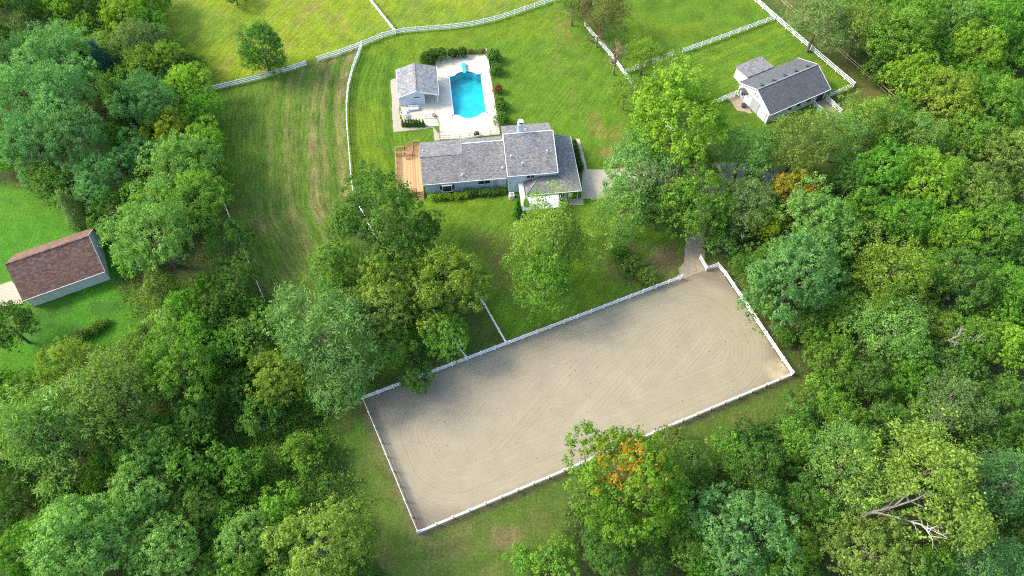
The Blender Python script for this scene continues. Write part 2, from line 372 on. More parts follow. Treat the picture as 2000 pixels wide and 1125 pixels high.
for d0, w, am in ((3.0, .6, .5), (5.5, .5, .5), (9.0, .6, .5), (12.8, .7, .4)): lay(mk * line_(d0, w) * am, PADD * .68)
lay(mk * sst(st, .42, .25) * .5, PADD * .72); lay(mk * sst(n_big, .52, .62) * .3, LAWN)
lay(mk * sst(sdist(P, GP([(430,400),(520,400),(600,600),(520,600)])), -4, 4) * sst(n_mid, .42, .62) * .5, BROWN)
mow[fp] = fpm[fp]
# house lawn
lawn = [(707,84),(772,61),(883,51),(970,35),(1080,-2),(1150,56),(1230,156),(1300,240),(1240,330),(1240,400),(1340,470),(1330,537),(988,669),(940,590),(860,500),(800,440),(690,385),(676,230),(690,120)]
mk = area(lawn, .4, w=False); lay(mk, LAWN)
st = vnoise(dc * .75 + 9, yb * .02 + 3); lay(mk * sst(st, .55, .8) * sst(dc, 13, 6) * .5, LAWN * .6); lay(mk * sst(st, .35, .15) * sst(dc, 13, 6) * .4, LAWN * 1.2)
for d0, w, am in ((1.8, .5, .5), (3.6, .35, .6), (5.2, .35, .6), (7.4, .5, .4)): lay(mk * line_(d0, w) * sst(n_mid, .3, .55) * am * sst(P[:, 1], 80, 88), LAWN * .45)
dtop = ldist(P, GP(F_TOP)); lay(mk * sst(dtop, 7, 4) * sst(vnoise(dtop * 1.2, P[:, 0] * .03), .4, .8) * .5, LAWN * .65)
lay(mk * sst(n_big, .52, .66) * .45, LIME * .85)
dg = sst(fbm(P[:, 0] * .10 + 40, P[:, 1] * .10 + 3), .54, .66); east = sst(P[:, 0], 4, 14) * sst(P[:, 1], 84, 92)
lay(mk * dg * east * sst(n_fin, .25, .6) * .85, DRY * 1.0); lay(mk * east * sst(np.abs((P[:, 0] - 14) * .94 + (P[:, 1] - 104) * .42 + 5 * n_big - 2.5), 3.2, .6) * sst(n_mid, .35, .6) * .7, DRY)
a = P[:, 0] * math.cos(R(60)) + P[:, 1] * math.sin(R(60)); b2 = P[:, 0] * math.sin(R(60)) - P[:, 1] * math.cos(R(60))
lay(mk * east * sst(vnoise(b2 * .6, a * .04), .5, .8) * .3, LAWN * .72)
lm = mk > .5; near = lm & (dc < 12); mow[lm] = np.stack([b2, a, np.full(len(P), .8)], 1)[lm]; mow[near] = np.stack([dc, yb, np.full(len(P), 1.0)], 1)[near]
front = sst(P[:, 1], 82, 79); lay(mk * front * sst(n_mid, .45, .62) * .35, LAWN * .7)
lay(sst(sdist(PW, GP([(930,450),(1010,470),(1040,560),(1010,610),(940,540)])), -2.5, 2.5) * (.4 + .6 * sst(n_fin, .35, .65)) * .8, C(.105,.085,.035))
# barn paddocks
mk = area([(1150,56),(1110,-40),(1462,-40),(1478,0),(1515,33),(1334,99),(1222,139)], .4, w=False); lay(mk, LAWN * .95); lay(mk * sst(n_big, .5, .62) * .5, LIME * .8); lay(mk * sst(n_mid, .55, .7) * .5, LAWN * .62)
mk = area([(1222,139),(1334,99),(1515,33),(1669,165),(1621,186),(1560,230),(1437,300),(1390,202),(1300,240)], .4, w=False); lay(mk, LAWN * 1.0)
a = P[:, 0] * math.cos(R(30)) + P[:, 1] * math.sin(R(30)); b2 = P[:, 0] * math.sin(R(30)) - P[:, 1] * math.cos(R(30))
lay(mk * sst(vnoise(b2 * .8, a * .05), .5, .8) * .6, LIME * .85); bm_ = mk > .5; mow[bm_] = np.stack([b2, a, np.full(len(P), .9)], 1)[bm_]
lay(area([(1400,205),(1440,190),(1500,250),(1450,300),(1400,250)], 2), LAWN * .8)
mk = area([(1490,-20),(1530,-40),(1740,180),(1690,230),(1668,164)], 1.2); lay(mk * .9, C(.10,.11,.034)); lay(mk * sst(n_mid, .5, .65) * .5, BROWN * .9)
lay(area([(1600,300),(1650,290),(1660,330),(1640,350)], 2.5) * .9, LAWN * .8); lay(area([(1560,300),(1610,310),(1630,350),(1590,345)], 2) * .7, BROWN)
# neighbour's lawn
mk = area([(-60,360),(60,362),(160,420),(200,440),(240,500),(225,548),(270,560),(300,640),(180,700),(90,730),(-10,770),(-80,780)], 1.5); lay(mk, VIVID); lay(mk * sst(n_big, .5, .62) * .4, LAWN)
lay(sst(sdist(PW, GP([(160,380),(250,400),(240,480),(190,440)])), -1.5, 1.5) * .8, BROWN * .8)
mk2 = area([(225,545),(420,540),(420,660),(290,680),(260,600)], 2); lay(mk2, C(.065,.14,.02)); lay(mk2 * sst(n_mid, .48, .62) * .6, C(.125,.115,.04))
lay(area([(60,600),(225,548),(250,600),(120,690),(60,660)], 1.5) * sst(n_mid, .4, .6) * .7, C(.045,.11,.018))
# grass round the arena
mk = area([(640,800),(712,780),(820,1045),(1560,735),(1560,790),(1400,880),(1130,960),(1080,1070),(1000,1190),(780,1190),(700,980)], 1.0); lay(mk, C(.075,.118,.022))
lay(area([(640,800),(712,780),(760,900),(720,960),(660,890)], 3) * .9, C(.05,.105,.016))
lay(mk * sst(n_mid, .5, .62) * .4, C(.125,.115,.04)); lay(sst(sdist(PW, GP([(950,1040),(1010,1040),(1000,1090),(950,1080)])), -1, 1.2) * .8, C(.19,.145,.075))
lay(sst(sdist(PW, GP([(820,1050),(930,1030),(900,1110),(830,1120)])), -2, 2) * sst(n_fin, .35, .7) * .6, C(.16,.135,.06))
lay(area([(1180,480),(1330,470),(1340,530),(1250,560),(1180,540)], 2) * sst(n_mid + n_fin * .5, .5, .8) * .9, BROWN * 1.0)
lay(area([(1380,470),(1480,560),(1560,700),(1580,760),(1545,720),(1400,510)], 1.2) * .9, C(.075,.095,.028)); lay(area([(1400,500),(1470,560),(1560,690),(1540,700)], 1.5) * sst(n_mid, .5, .65) * .6, BROWN * .8)
# worn edge outside the arena rails
ad = np.abs(sdist(P, ARENA)); lay(sst(ad, 1.3, .5) * (.4 + .6 * sst(n_fin, .3, .6)) * .75, C(.14,.112,.07))
v = np.zeros((len(P), 3)); v[:, :2] = P
idx = np.arange(nx * ny).reshape(ny, nx)
faces = np.stack([idx[:-1, :-1], idx[:-1, 1:], idx[1:, 1:], idx[1:, :-1]], -1).reshape(-1, 4)
def npmesh(name, verts, faces, attrs=None, mat=None):
    me = bpy.data.meshes.new(name); k = faces.shape[1]
    me.vertices.add(len(verts)); me.vertices.foreach_set('co', np.ascontiguousarray(verts, dtype=np.float32).ravel())
    me.loops.add(faces.size); me.loops.foreach_set('vertex_index', faces.astype(np.int32).ravel())
    me.polygons.add(len(faces)); me.polygons.foreach_set('loop_start', np.arange(0, faces.size, k, dtype=np.int32)); me.polygons.foreach_set('loop_total', np.full(len(faces), k, np.int32))
    me.update(calc_edges=True)
    for an, (dom, typ, data) in (attrs or {}).items():
        a = me.attributes.new(an, typ, dom)
        if typ == 'FLOAT_COLOR': a.data.foreach_set('color', np.ascontiguousarray(np.c_[data, np.ones(len(data))], dtype=np.float32).ravel())
        else: a.data.foreach_set('value', np.ascontiguousarray(data, dtype=np.float32))
    if mat: me.materials.append(mat)
    return me
pool_c, pool_a = Vector((-9.12, 109.38)), .126
# the turf is cut away over the pool basin
ca, sa = math.cos(pool_a), math.sin(pool_a)
fc = v[faces].mean(1); ls_ = (fc[:, 0] - pool_c.x) * ca + (fc[:, 1] - pool_c.y) * sa; lt_ = -(fc[:, 0] - pool_c.x) * sa + (fc[:, 1] - pool_c.y) * ca
hole = (np.abs(ls_) < 3.9) & (np.abs(lt_) < 7.6)
ground = link(bpy.data.objects.new('ground', npmesh('ground', v, faces[~hole], {'sward': ('POINT', 'FLOAT_COLOR', col), 'mow': ('POINT', 'FLOAT_COLOR', mow)}, M['turf']))); tag(ground, kind='structure')

# arena sand: a fine sheet in arena coordinates
def arena_pt(u, w):
    A, B, Cc, D = ARENA
    return (A * (1 - u) + D * u) * (1 - w) + (B * (1 - u) + Cc * u) * w
nu, nw = 260, 96
uu, ww = np.meshgrid(np.linspace(0, 1, nu), np.linspace(0, 1, nw)); uu = uu.ravel(); ww = ww.ravel()
An = [np.array(p)[:2] for p in ARENA]
SP = (An[0] * (1 - uu)[:, None] + An[3] * uu[:, None]) * (1 - ww)[:, None] + (An[1] * (1 - uu)[:, None] + An[2] * uu[:, None]) * ww[:, None]
su, sw = uu * 61.7, ww * 22.0
ex = np.minimum(su, 61.7 - su); ey = np.minimum(sw, 22 - sw); rr = 9.5
inset = np.where((ex < rr) & (ey < rr), rr - np.hypot(rr - ex, rr - ey), np.minimum(ex, ey))
dirm = sst(fbm(su * .06 + 3, sw * .1 + 2), .42, .58)
harrow = inset * .8 + 40 + dirm * 0
diag = (su * .42 + sw * .9) * .8; lane = sst(vnoise(diag * .25, su * .01 + 2), .4, .6)
harrow = np.where(inset > 6.5, diag, harrow)
sc = np.tile(C(.284, .246, .164), (len(SP), 1))
def lay2(mask, c):
    global sc
    mask = np.clip(mask, 0, 1)[:, None]; sc = sc * (1 - mask) + c * mask
s_big = fbm(su * .06, sw * .08 + 5); s_f = fbm(su * .8, sw * .8)
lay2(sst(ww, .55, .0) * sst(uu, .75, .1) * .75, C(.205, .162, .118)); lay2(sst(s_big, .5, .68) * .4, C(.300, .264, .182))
lay2(sst(uu, .45, .9) * .35, C(.262, .232, .148))
lay2(sst(inset, .6, -1.5) * (.5 + .5 * s_f), C(.16, .13, .095)); lay2(sst(inset, 1.6, .2) * .35 * s_f * 1.6, C(.2, .165, .12))
stripe = vnoise(diag * 1.5, su * .02); lay2(sst(stripe, .62, .8) * sst(inset, 5, 8) * .25, C(.33, .28, .20))
lay2(sst(np.hypot(su - 60.2, sw - 20.6), 3.0, 1.0) * s_f * .9, C(.52, .43, .25))
idx = np.arange(nu * nw).reshape(nw, nu); f2 = np.stack([idx[:-1, :-1], idx[1:, :-1], idx[1:, 1:], idx[:-1, 1:]], -1).reshape(-1, 4)
v2 = np.zeros((len(SP), 3)); v2[:, :2] = SP; v2[:, 2] = .012
sand = link(bpy.data.objects.new('arena_sand', npmesh('arena_sand', v2, f2, {'sward': ('POINT', 'FLOAT_COLOR', sc), 'harrow': ('POINT', 'FLOAT', harrow)}, M['sand']))); tag(sand, kind='structure')

def sheet(name, pts, z, mat, jag=0.0, seed=1):
    """flat sheet from a pixel outline, edge made uneven by jag metres"""
    pts = GP(pts); rnd = random.Random(seed); out = []
    for i, p in enumerate(pts):
        q = pts[(i + 1) % len(pts)]; n = max(1, int((q - p).length / .7)) if jag else 1
        for k in range(n):
            r = p.lerp(q, k / n)
            if jag: r = r + Vector((rnd.uniform(-jag, jag), rnd.uniform(-jag, jag), 0))
            out.append((r.x, r.y, z))
    mb = MB(); mb.add(out, [tuple(range(len(out)))]); me = mb.mesh(name)
    bm = bmesh.new(); bm.from_mesh(me); bmesh.ops.triangulate(bm, faces=bm.faces[:]); 
    for f in bm.faces:
        if f.normal.z < 0: f.normal_flip()
    bm.to_mesh(me); bm.free(); me.materials.append(mat)
    return tag(link(bpy.data.objects.new(name, me)), kind='structure')
sheet('arena_path', [(1322,545),(1336,500),(1338,462),(1372,460),(1376,505),(1392,535),(1425,560),(1400,580),(1350,560)], .008, M['dirt'], .3, 3)
sheet('farm_drive', [(1195,331),(1270,318),(1385,318),(1440,318),(1510,350),(1480,385),(1420,372),(1390,400),(1372,470),(1345,475),(1360,400),(1345,365),(1270,372),(1190,388)], .006, M['dirt'], .3, 4)
sheet('asphalt_drive', [(1405,322),(1455,318),(1520,345),(1480,372),(1430,362)], .012, M['asphalt'], .25, 5)
sheet('driveway', [(1138,331),(1196,331),(1240,328),(1240,385),(1180,387.5),(1135,388)], .016, M['concrete_grey'])
sheet('side_path', [(1122,271),(1132,271),(1147,331),(1136,335)], .018, M['concrete_grey'])
sheet('front_walk', [(1111,388),(1139,387),(1140,400),(1112,400.5)], .020, M['concrete_grey'])
sheet('neighbour_drive', [(-60,575),(10,553),(24,549),(48,592),(0,600),(-60,615)], .006, M['gravel'], .15, 6)
sheet('gravel_border', [(763,156),(772,152),(779,190),(781,232),(836,247),(846,247),(858,262),(859,273),(848,275),(846,250),(768,258)], .006, M['gravel'], .08, 7)
sheet('barn_apron', [(1420,188),(1436,185),(1462,204),(1470,222),(1440,216)], .008, M['dirt'], .15, 8)
sheet('barn_run', [(1588,203),(1614,192),(1645,220),(1625,232)], .008, M['dirt'], .1, 9)
sheet('flower_bed', [(836,380),(992,372),(994,380),(920,388),(842,392)], .008, simple('bed_soil', (.07, .05, .035), .95, .3, 3), .12, 10)

# ------------------------------------------------------------------ pool, its terrace and coping
PR = empty('swimming_pool', (pool_c.x, pool_c.y, 0), pool_a, 'turquoise swimming pool with curved Roman ends in the concrete terrace', 'pool')
hw, hl = 3.1, 5.3
def pool_outline(off=0.0):
    pts = []
    w, l = hw + off, hl + off
    for s in (1, -1):                                   # far end, then near end: shoulder, arc, shoulder
        pts.append((s * w, s * l))
        for k in range(17):
            t = math.pi * (.14 + .72 * k / 16); pts.append((s * (2.45 + off * .6) * math.cos(t), s * (l - .75 + 1.95 * math.sin(t))))
        pts.append((-s * w, s * l))
    return pts
po = pool_outline()
n = len(po); zb = lambda y: -.9 - 1.0 * max(0, min(1, (y + 1) / 6.0))
mb = MB(); mb.add([(x, y, -.02) for x, y in po] + [(x, y, zb(y)) for x, y in po], [((i + 1) % n, i, n + i, n + (i + 1) % n) for i in range(n)])
mb.build('basin_wall', M['pool_paint'], PR)
def tri_poly(name, pts3, mat, parent, flip=False):
    me = MB().add(pts3, [tuple(range(len(pts3)))]).mesh(name); bm = bmesh.new(); bm.from_mesh(me)
    bmesh.ops.triangulate(bm, faces=bm.faces[:])
    for f in bm.faces:
        if f.normal.z < 0: f.normal_flip()
    bm.to_mesh(me); bm.free(); me.materials.append(mat); return link(bpy.data.objects.new(name, me), parent)
tri_poly('basin_floor', [(x * .999, y * .999, zb(y)) for x, y in po], M['pool_paint'], PR)
mb = MB(); pi = pool_outline(-.012)
mb.add([(x, y, -.03) for x, y in pi] + [(x, y, -.42) for x, y in pi], [((i + 1) % n, i, n + i, n + (i + 1) % n) for i in range(n)]); mb.build('tile_band', M['pool_band'], PR)
m, nt, ns, ls, bs = newmat('pool_water'); ns.remove(bs)
gl = ns.new('ShaderNodeBsdfGlossy'); gl.inputs['Roughness'].default_value = .03; tp = ns.new('ShaderNodeBsdfTransparent'); tp.inputs['Color'].default_value = (.95, 1, 1, 1)
fr = ns.new('ShaderNodeLayerWeight'); fr.inputs['Blend'].default_value = .5; mx = ns.new('ShaderNodeMixShader')
pwr = ns.new('ShaderNodeMath'); pwr.operation = 'POWER'; pwr.inputs[1].default_value = 4.0; ls.new(fr.outputs['Facing'], pwr.inputs[0])
sch = ns.new('ShaderNodeMath'); sch.operation = 'MULTIPLY_ADD'; sch.inputs[1].default_value = .95; sch.inputs[2].default_value = .025; ls.new(pwr.outputs[0], sch.inputs[0])
ls.new(sch.outputs[0], mx.inputs[0]); ls.new(tp.outputs[0], mx.inputs[1]); ls.new(gl.outputs[0], mx.inputs[2]); ls.new(mx.outputs[0], ns['Material Output'].inputs['Surface'])
wnz = noise(ns, ls, objvec(ns, ls, (1.6, .7, 1), .4), 2.2, 4); bp = ns.new('ShaderNodeBump'); bp.inputs['Strength'].default_value = .35; bp.inputs['Distance'].default_value = .12
ls.new(wnz.outputs['Fac'], bp.inputs['Height']); ls.new(bp.outputs[0], gl.inputs['Normal']); ls.new(bp.outputs[0], fr.inputs['Normal'])
va = ns.new('ShaderNodeVolumeAbsorption'); va.inputs['Color'].default_value = (.10, .80, .84, 1); va.inputs['Density'].default_value = .34
ls.new(va.outputs[0], ns['Material Output'].inputs['Volume']); M['water'] = m
mb = MB(); pw = pool_outline(.02); mb.add([(x, y, -.16) for x, y in pw] + [(x, y, zb(y) - .05) for x, y in pw], [tuple(range(n)), tuple(range(2*n-1, n-1, -1))] + [(i, n + i, n + (i+1) % n, (i+1) % n) for i in range(n)])
me = mb.mesh('water'); bm = bmesh.new(); bm.from_mesh(me); bmesh.ops.triangulate(bm, faces=bm.faces[:]); bmesh.ops.recalc_face_normals(bm, faces=bm.faces[:]); bm.to_mesh(me); bm.free(); me.materials.append(M['water'])
link(bpy.data.objects.new('water', me), PR)
cout = pool_outline(.32); cop = [(x, y, .05) for x, y in po]; co2 = [(x, y, .05) for x, y in cout]
for i in range(n):                                      # coping stones round the edge
    j = (i + 1) % n
    a0, a1, b1, b0 = map(Vector, (cop[i], cop[j], co2[j], co2[i]))
    q = [a0.lerp(a1, .02), a0.lerp(a1, .98), b0.lerp(b1, .98), b0.lerp(b1, .02)]
    if (q[1] - q[0]).cross(q[3] - q[0]).z < 0: q.reverse()
    MB().prism(q, .1).build('coping_stone', M['coping'], PR)
for k in range(3):                                      # ladder rails at the deep end
    pass
# concrete terrace: slabs with open joints, cut round the pool
TR = empty('pool_terrace', (pool_c.x, pool_c.y, 0), pool_a); tag(TR, kind='structure')
def to_pool(p): d = Vector((p.x - pool_c.x, p.y - pool_c.y)); return (d.x * ca + d.y * sa, -d.x * sa + d.y * ca)
tout = [to_pool(G(*p)) for p in [(850,109),(951,105.5),(977,262),(900,272),(858,273),(857,246),(838,247),(815,234),(786,234),(780,190),(800,150),(851,140)]]
bm = bmesh.new()
ov = [bm.verts.new((x, y, .03)) for x, y in tout]; iv = [bm.verts.new((x, y, .03)) for x, y in pool_outline(.33)]
ed = [bm.edges.new((ov[i], ov[(i + 1) % len(ov)])) for i in range(len(ov))] + [bm.edges.new((iv[i], iv[(i + 1) % len(iv)])) for i in range(len(iv))]
bmesh.ops.triangle_fill(bm, use_beauty=True, use_dissolve=False, edges=ed)
# drop any faces inside the pool
for f in list(bm.faces):
    c = f.calc_center_median()
    if abs(c.x) < 3.2 and abs(c.y) < 5.0: bm.faces.remove(f)
cutx = [-14.5, -10.4, -6.6, -3.45, -.1, 3.45, 8.0]; cuty = [-13.5, -9.6, -6.9, -2.4, .9, 3.9, 6.9, 9.2, 13.0]
gap = .018
for i in range(len(cutx) - 1):
    for j in range(len(cuty) - 1):
        b = bm.copy()
        for co, no in (((cutx[i] + gap, 0, 0), (-1, 0, 0)), ((cutx[i+1] - gap, 0, 0), (1, 0, 0)), ((0, cuty[j] + gap, 0), (0, -1, 0)), ((0, cuty[j+1] - gap, 0), (0, 1, 0))):
            bmesh.ops.bisect_plane(b, geom=b.verts[:] + b.edges[:] + b.faces[:], plane_co=co, plane_no=no, clear_outer=True)
        if b.faces:
            ex_ = bmesh.ops.extrude_face_region(b, geom=b.faces[:]); dz = random.uniform(-.004, .004)
            for e in ex_['geom']:
                if isinstance(e, bmesh.types.BMVert): e.co.z = .05 + dz
            bmesh.ops.recalc_face_normals(b, faces=b.faces[:])
            me = bpy.data.meshes.new('slab'); b.to_mesh(me); me.materials.append(M['concrete']); link(bpy.data.objects.new('slab', me), TR)
        b.free()
for v_ in bm.verts: v_.co.z = .022
for f in bm.faces:
    if f.normal.z < 0: f.normal_flip()
me = bpy.data.meshes.new('joint_bed'); bm.to_mesh(me); bm.free(); me.materials.append(M['stone']); link(bpy.data.objects.new('joint_bed', me), TR)
# diving board
DB = empty('diving_board', (*[PR.matrix_basis @ Vector((-.1, 6.9, 0))][0][:2], .05), pool_a, 'turquoise diving board on its stand at the far end of the pool', 'diving board')
MB().prism([(-.28, -1.5, .62), (.28, -1.5, .62), (.28, 1.4, .58), (-.28, 1.4, .58)], .07).build('board', M['board_teal'], DB)
MB().add([(-.34,.2,0),(.34,.2,0),(.45,1.6,0),(-.45,1.6,0),(-.24,.4,.5),(.24,.4,.5),(.36,1.5,.5),(-.36,1.5,.5)], [(0,3,2,1),(4,5,6,7),(0,1,5,4),(1,2,6,5),(2,3,7,6),(3,0,4,7)]).build('stand', M['board_teal'], DB)
for s in (-1, 1): MB().tube([(s*.38,1.5,0),(s*.38,1.5,.95),(s*.38,1.2,1.05),(s*.38,.3,1.0),(s*.38,.2,0)], [.03]*5).build('handrail', M['chrome'], DB)

# ------------------------------------------------------------------ fences
MB_POST = MB(); MB_POST.box(-.075, .075, -.075, .075, 0, 1.33); MB_POST.add([(-.1,-.1,1.33),(.1,-.1,1.33),(.1,.1,1.33),(-.1,.1,1.33),(0,0,1.41)], [(0,3,2,1),(0,1,4),(1,2,4),(2,3,4),(3,0,4)])
POST_ME = MB_POST.mesh('post'); POST_ME.materials.append(M['vinyl'])
RAIL_ME = MB().box(0, 1, -.03, .03, -.09, .09).mesh('rail'); RAIL_ME.materials.append(M['vinyl'])
def fence(pts, label, name='rail_fence', z=FZ, world_pts=None, post=None, rail=None, heights=(.38, .78, 1.18), span=2.44, height_scale=1.0, group='white rail fences', jit=.0, cat='fence'):
    L = world_pts or [Vector((p.x, p.y, 0)) for p in GP(pts, z)]
    root = empty(name, L[0], 0, label, cat, group); o = L[0]
    post = post or POST_ME; rail = rail or RAIL_ME
    # resample: smooth runs are divided in equal spans, corners keep their post
    d = [0]
    for i in range(len(L) - 1): d.append(d[-1] + (L[i + 1] - L[i]).length)
    n = max(1, round(d[-1] / span)); ps = []
    for k in range(n + 1):
        s = d[-1] * k / n; i = min(len(L) - 2, max(j for j in range(len(d)) if d[j] <= s + 1e-6)); t = (s - d[i]) / (d[i + 1] - d[i]) if d[i+1] > d[i] else 0
        ps.append(L[i].lerp(L[i + 1], min(1, t)) - o)
    for k, p in enumerate(ps):
        q = ps[min(k + 1, n)] - ps[max(k - 1, 0)]; a = math.atan2(q.y, q.x)
        inst('post', post, root, p, (random.uniform(-.01, .01), random.uniform(-.01, .01), a), (1, 1, height_scale))
        if k < n:
            e = ps[k + 1] - p; a = math.atan2(e.y, e.x)
            for h in heights: inst('rail', rail, root, (p.x, p.y, h + random.uniform(-.012, .012) + random.uniform(-jit, jit)), (0, -random.uniform(-.004, .004), a), (e.length, 1, 1))
    return root
A_, B_, C_, D_ = ARENA
dg = (D_ - A_).normalized()
U_END = Vector((*G(1333, 537.5, 1.2)[:2], 0))
fence(None, 'white three-rail fence along the long upper side of the sand arena', world_pts=[A_, U_END])
fence(None, 'white three-rail fence across the short left end of the sand arena', world_pts=[A_ + (B_ - A_).normalized() * .3, B_])
fence(None, 'white three-rail fence along the long lower side of the sand arena, behind the orange maple', world_pts=[B_ + (C_ - B_).normalized() * .3, C_])
J1, J2 = [Vector((*G(x, y, 1.2)[:2], 0)) for x, y in ((1383, 524), (1369, 499))]
fence(None, 'white three-rail fence at the right end of the sand arena, kinked beside the entrance path', world_pts=[C_ + (D_ - C_).normalized() * .3, Vector((*G(1406, 512, 1.2)[:2], 0)), J1, J2])
fence(F_TOP, 'white rail fence sweeping in a long curve behind the pool lawn')
fence(F_CURVE, 'white rail fence bending down the left side of the house lawn into the trees')
fence(F_DIV, 'short white rail fence dividing the yellowish far paddock at the top edge')
fence(F_LEFT, 'white rail fence running past the lone tree in the far left paddock')
fence(F_LINE, 'white rail fence along the left woods, half hidden by shrubs')
fence([(850,478),(894,534),(938,581),(988,669)], 'white rail fence coming out of the oaks down to the arena')
fence(F_WEST, 'white rail fence slanting right of the lawn past the bare tree')
fence(F_CROSS, 'short white rail fence stub behind the yellowish saplings')
fence(F_CROSS2, 'white rail fence across the paddock above the barn')
fence(F_EAST, 'long straight white rail fence on the far side of the barn paddock')
fence(F_BARN_E, 'short white rail fence from the right barn wall to the paddock corner')
fence(F_BARN_W, 'short white rail fence from the left barn wall towards the bright maple')
fence([(1590,203),(1619,227)], 'left of two short white rail fences of the run in front of the barn')
fence([(1614,190),(1643,218)], 'right of two short white rail fences of the run in front of the barn')
TPOST = MB(); TPOST.tube([(0,0,0),(0,0,1.3)], [.07,.06], 6); TPOST_ME = TPOST.mesh('post'); TPOST_ME.materials.append(M['tan_rail'])
TRAIL = MB(); TRAIL.tube([(0,0,0),(.5,0,.0),(1,0,0)], [.05,.06,.045], 6); TRAIL_ME = TRAIL.mesh('rail'); TRAIL_ME.materials.append(M['tan_rail'])
fence([(1516,-12),(1528,0),(1617,77),(1704,154),(1745,190)], 'weathered tan pole fence along the right woods behind the barn', 'pole_fence', post=TPOST_ME, rail=TRAIL_ME, heights=(.5, 1.1), span=3.2, jit=.08, group='pole fence')
# thin dark railing of the pool terrace
BPOST = MB().box(-.03, .03, -.03, .03, 0, 1.15).mesh('post'); BPOST.materials.append(M['bronze'])
BRAIL = MB().box(0, 1, -.018, .018, -.022, .022).mesh('rail'); BRAIL.materials.append(M['bronze'])
def railing(pts, label): return fence(pts, label, 'pool_railing', z=.05, post=BPOST, rail=BRAIL, heights=(.15, .6, 1.1), span=2.0, group='thin bronze pool railings', cat='railing')
railing([(832,232),(857,231),(859,274),(905,270),(938,266)], 'thin bronze metal railing between the pool terrace and the low end of the house')
railing([(940,266),(977,260),(972,225),(966,190),(959,150)], 'thin bronze metal railing along the right edge of the pool terrace')
WP = MB().box(0, 1, -.03, .03, -.06, .06).mesh('board'); WP.materials.append(M['white'])
wp0, wp1 = G(950,106,0), G(957.5,147,0)
wf = empty('privacy_screen', wp0, 0, 'low white board screen along the upper right edge of the pool terrace', 'screen'); e = wp1 - wp0; a = math.atan2(e.y, e.x)
for k in range(9): inst('board', WP, wf, (0, 0, .2 + k * .13), (0, 0, a), (e.length, 1, 1))
for k in range(4): inst('post', POST_ME, wf, e * (k / 3), (0, 0, a), (1, 1, 1.02))

# ------------------------------------------------------------------ buildings
def window(parent, x0, x1, z0, z1, y, panes=2, bay=0.0, rot=None, depth=.08):
    """window in a wall facing -y at depth y: frame with its panes as sub-parts"""
    w = MB(); t = .11
    w.box(x0 - t, x1 + t, y - depth, y + .02, z1, z1 + t); w.box(x0 - t, x1 + t, y - depth - .03, y + .02, z0 - t, z0)
    w.box(x0 - t, x0, y - depth, y + .02, z0, z1); w.box(x1, x1 + t, y - depth, y + .02, z0, z1)
    for k in range(1, panes): xm = x0 + (x1 - x0) * k / panes; w.box(xm - .04, xm + .04, y - depth + .01, y + .02, z0, z1)
    o = w.build('window', M['white'], parent)
    for k in range(panes):
        a = x0 + (x1 - x0) * k / panes + (.04 if k else 0); b = x0 + (x1 - x0) * (k + 1) / panes - (.04 if k < panes - 1 else 0)
        MB().box(a, b, y - .03, y - .012, z0, z1).build('pane', M['glass'], o)
    return o
HA = .119
H0 = Vector((-16.0, 84.2, 0))
H = empty('main_house', H0, HA, 'blue-grey split-level house with stepped grey shingle roofs beside the pool', 'house')
sl = .33
# walls
def gable_box(x0, x1, y0, y1, zf, zb, yr, zr): 
    """wall box whose two ends rise to a ridge at yr"""
    m = MB(); v = []
    for x in (x0, x1): v += [(x, y0, 0), (x, y1, 0), (x, y1, zb), (x, yr, zr), (x, y0, zf)]
    return m.add(v, [(0,4,3,2,1), (5,6,7,8,9), (0,5,9,4), (1,2,7,6), (0,1,6,5)])
gable_box(.45, 7.55, 0, 9.2, 3.02, 3.05, 4.65, 4.5).build('wall', M['siding'], H)
gable_box(7.55, 14.95, -.02, 9.18, 3.0, 3.1, 6.1, 5.02).build('wall', M['siding'], H)
gable_box(15.15, 23.5, -1.33, 9.1, 5.03, 5.8, 5.5, 7.2).build('wall', M['siding'], H)
wbt = MB_b = MB().box(-.02, .02, -.025, 0, 0, 1).mesh('batten'); wbt.materials.append(M['siding'])
for k in range(24): 
    x = .75 + k * .29
    if not 2.85 < x < 5.75: inst('batten', wbt, H, (x, 0, .1), scale=(1, 1, 2.85))
for k in range(25):
    x = 7.75 + k * .29
    if not 9.75 < x < 12.15: inst('batten', wbt, H, (x, -.02, .1), scale=(1, 1, 2.8))
for x, y, z in ((.45, 0, 2.95), (7.58, -.03, 2.95), (15.15, -1.33, 4.95), (23.5, -1.33, 4.95)): MB().box(x - .07, x + .07, y - .04, y + .08, 0.05, z).build('corner_trim', M['white'], H)
# roofs (front slopes rise past the ridge, rear slopes meet them lower down)
def slope(x0, x1, y0, z0, y1, z1, name='roof', th=.16, mat='roof'):
    return MB().prism([(x0, y0, z0), (x1, y0, z0), (x1, y1, z1), (x0, y1, z1)] if y1 > y0 else [(x0, y1, z1), (x1, y1, z1), (x1, y0, z0), (x0, y0, z0)], th).build(name, M[mat], H)
slope(0, 7.6, -.35, 3.0, 4.65, 4.65)
slope(0, 7.6, 9.65, 3.0, 4.66, 4.65)
slope(7.6, 14.96, -.35, 3.02, 6.4, 5.22)
slope(7.6, 14.96, 9.66, 2.99, 6.2, 4.12)
slope(14.9, 23.85, -1.73, 5.0, 5.75, 7.46)
slope(14.9, 23.75, 9.5, 5.75, 5.6, 7.05)
for x0, x1, y, z in ((7.58, 14.98, 6.41, 5.25), (14.87, 23.88, 5.76, 7.5)): MB().box(x0, x1, y, y + .16, z - .6, z + .03).build('fascia', M['white'], H)
for x0, x1, y, z in ((0, 7.6, -.35, 2.98), (7.62, 14.9, -.35, 3.0), (14.9, 23.85, -1.73, 4.98)): MB().box(x0, x1, y - .1, y - .005, z - .15, z + .0).build('gutter', M['white'], H)
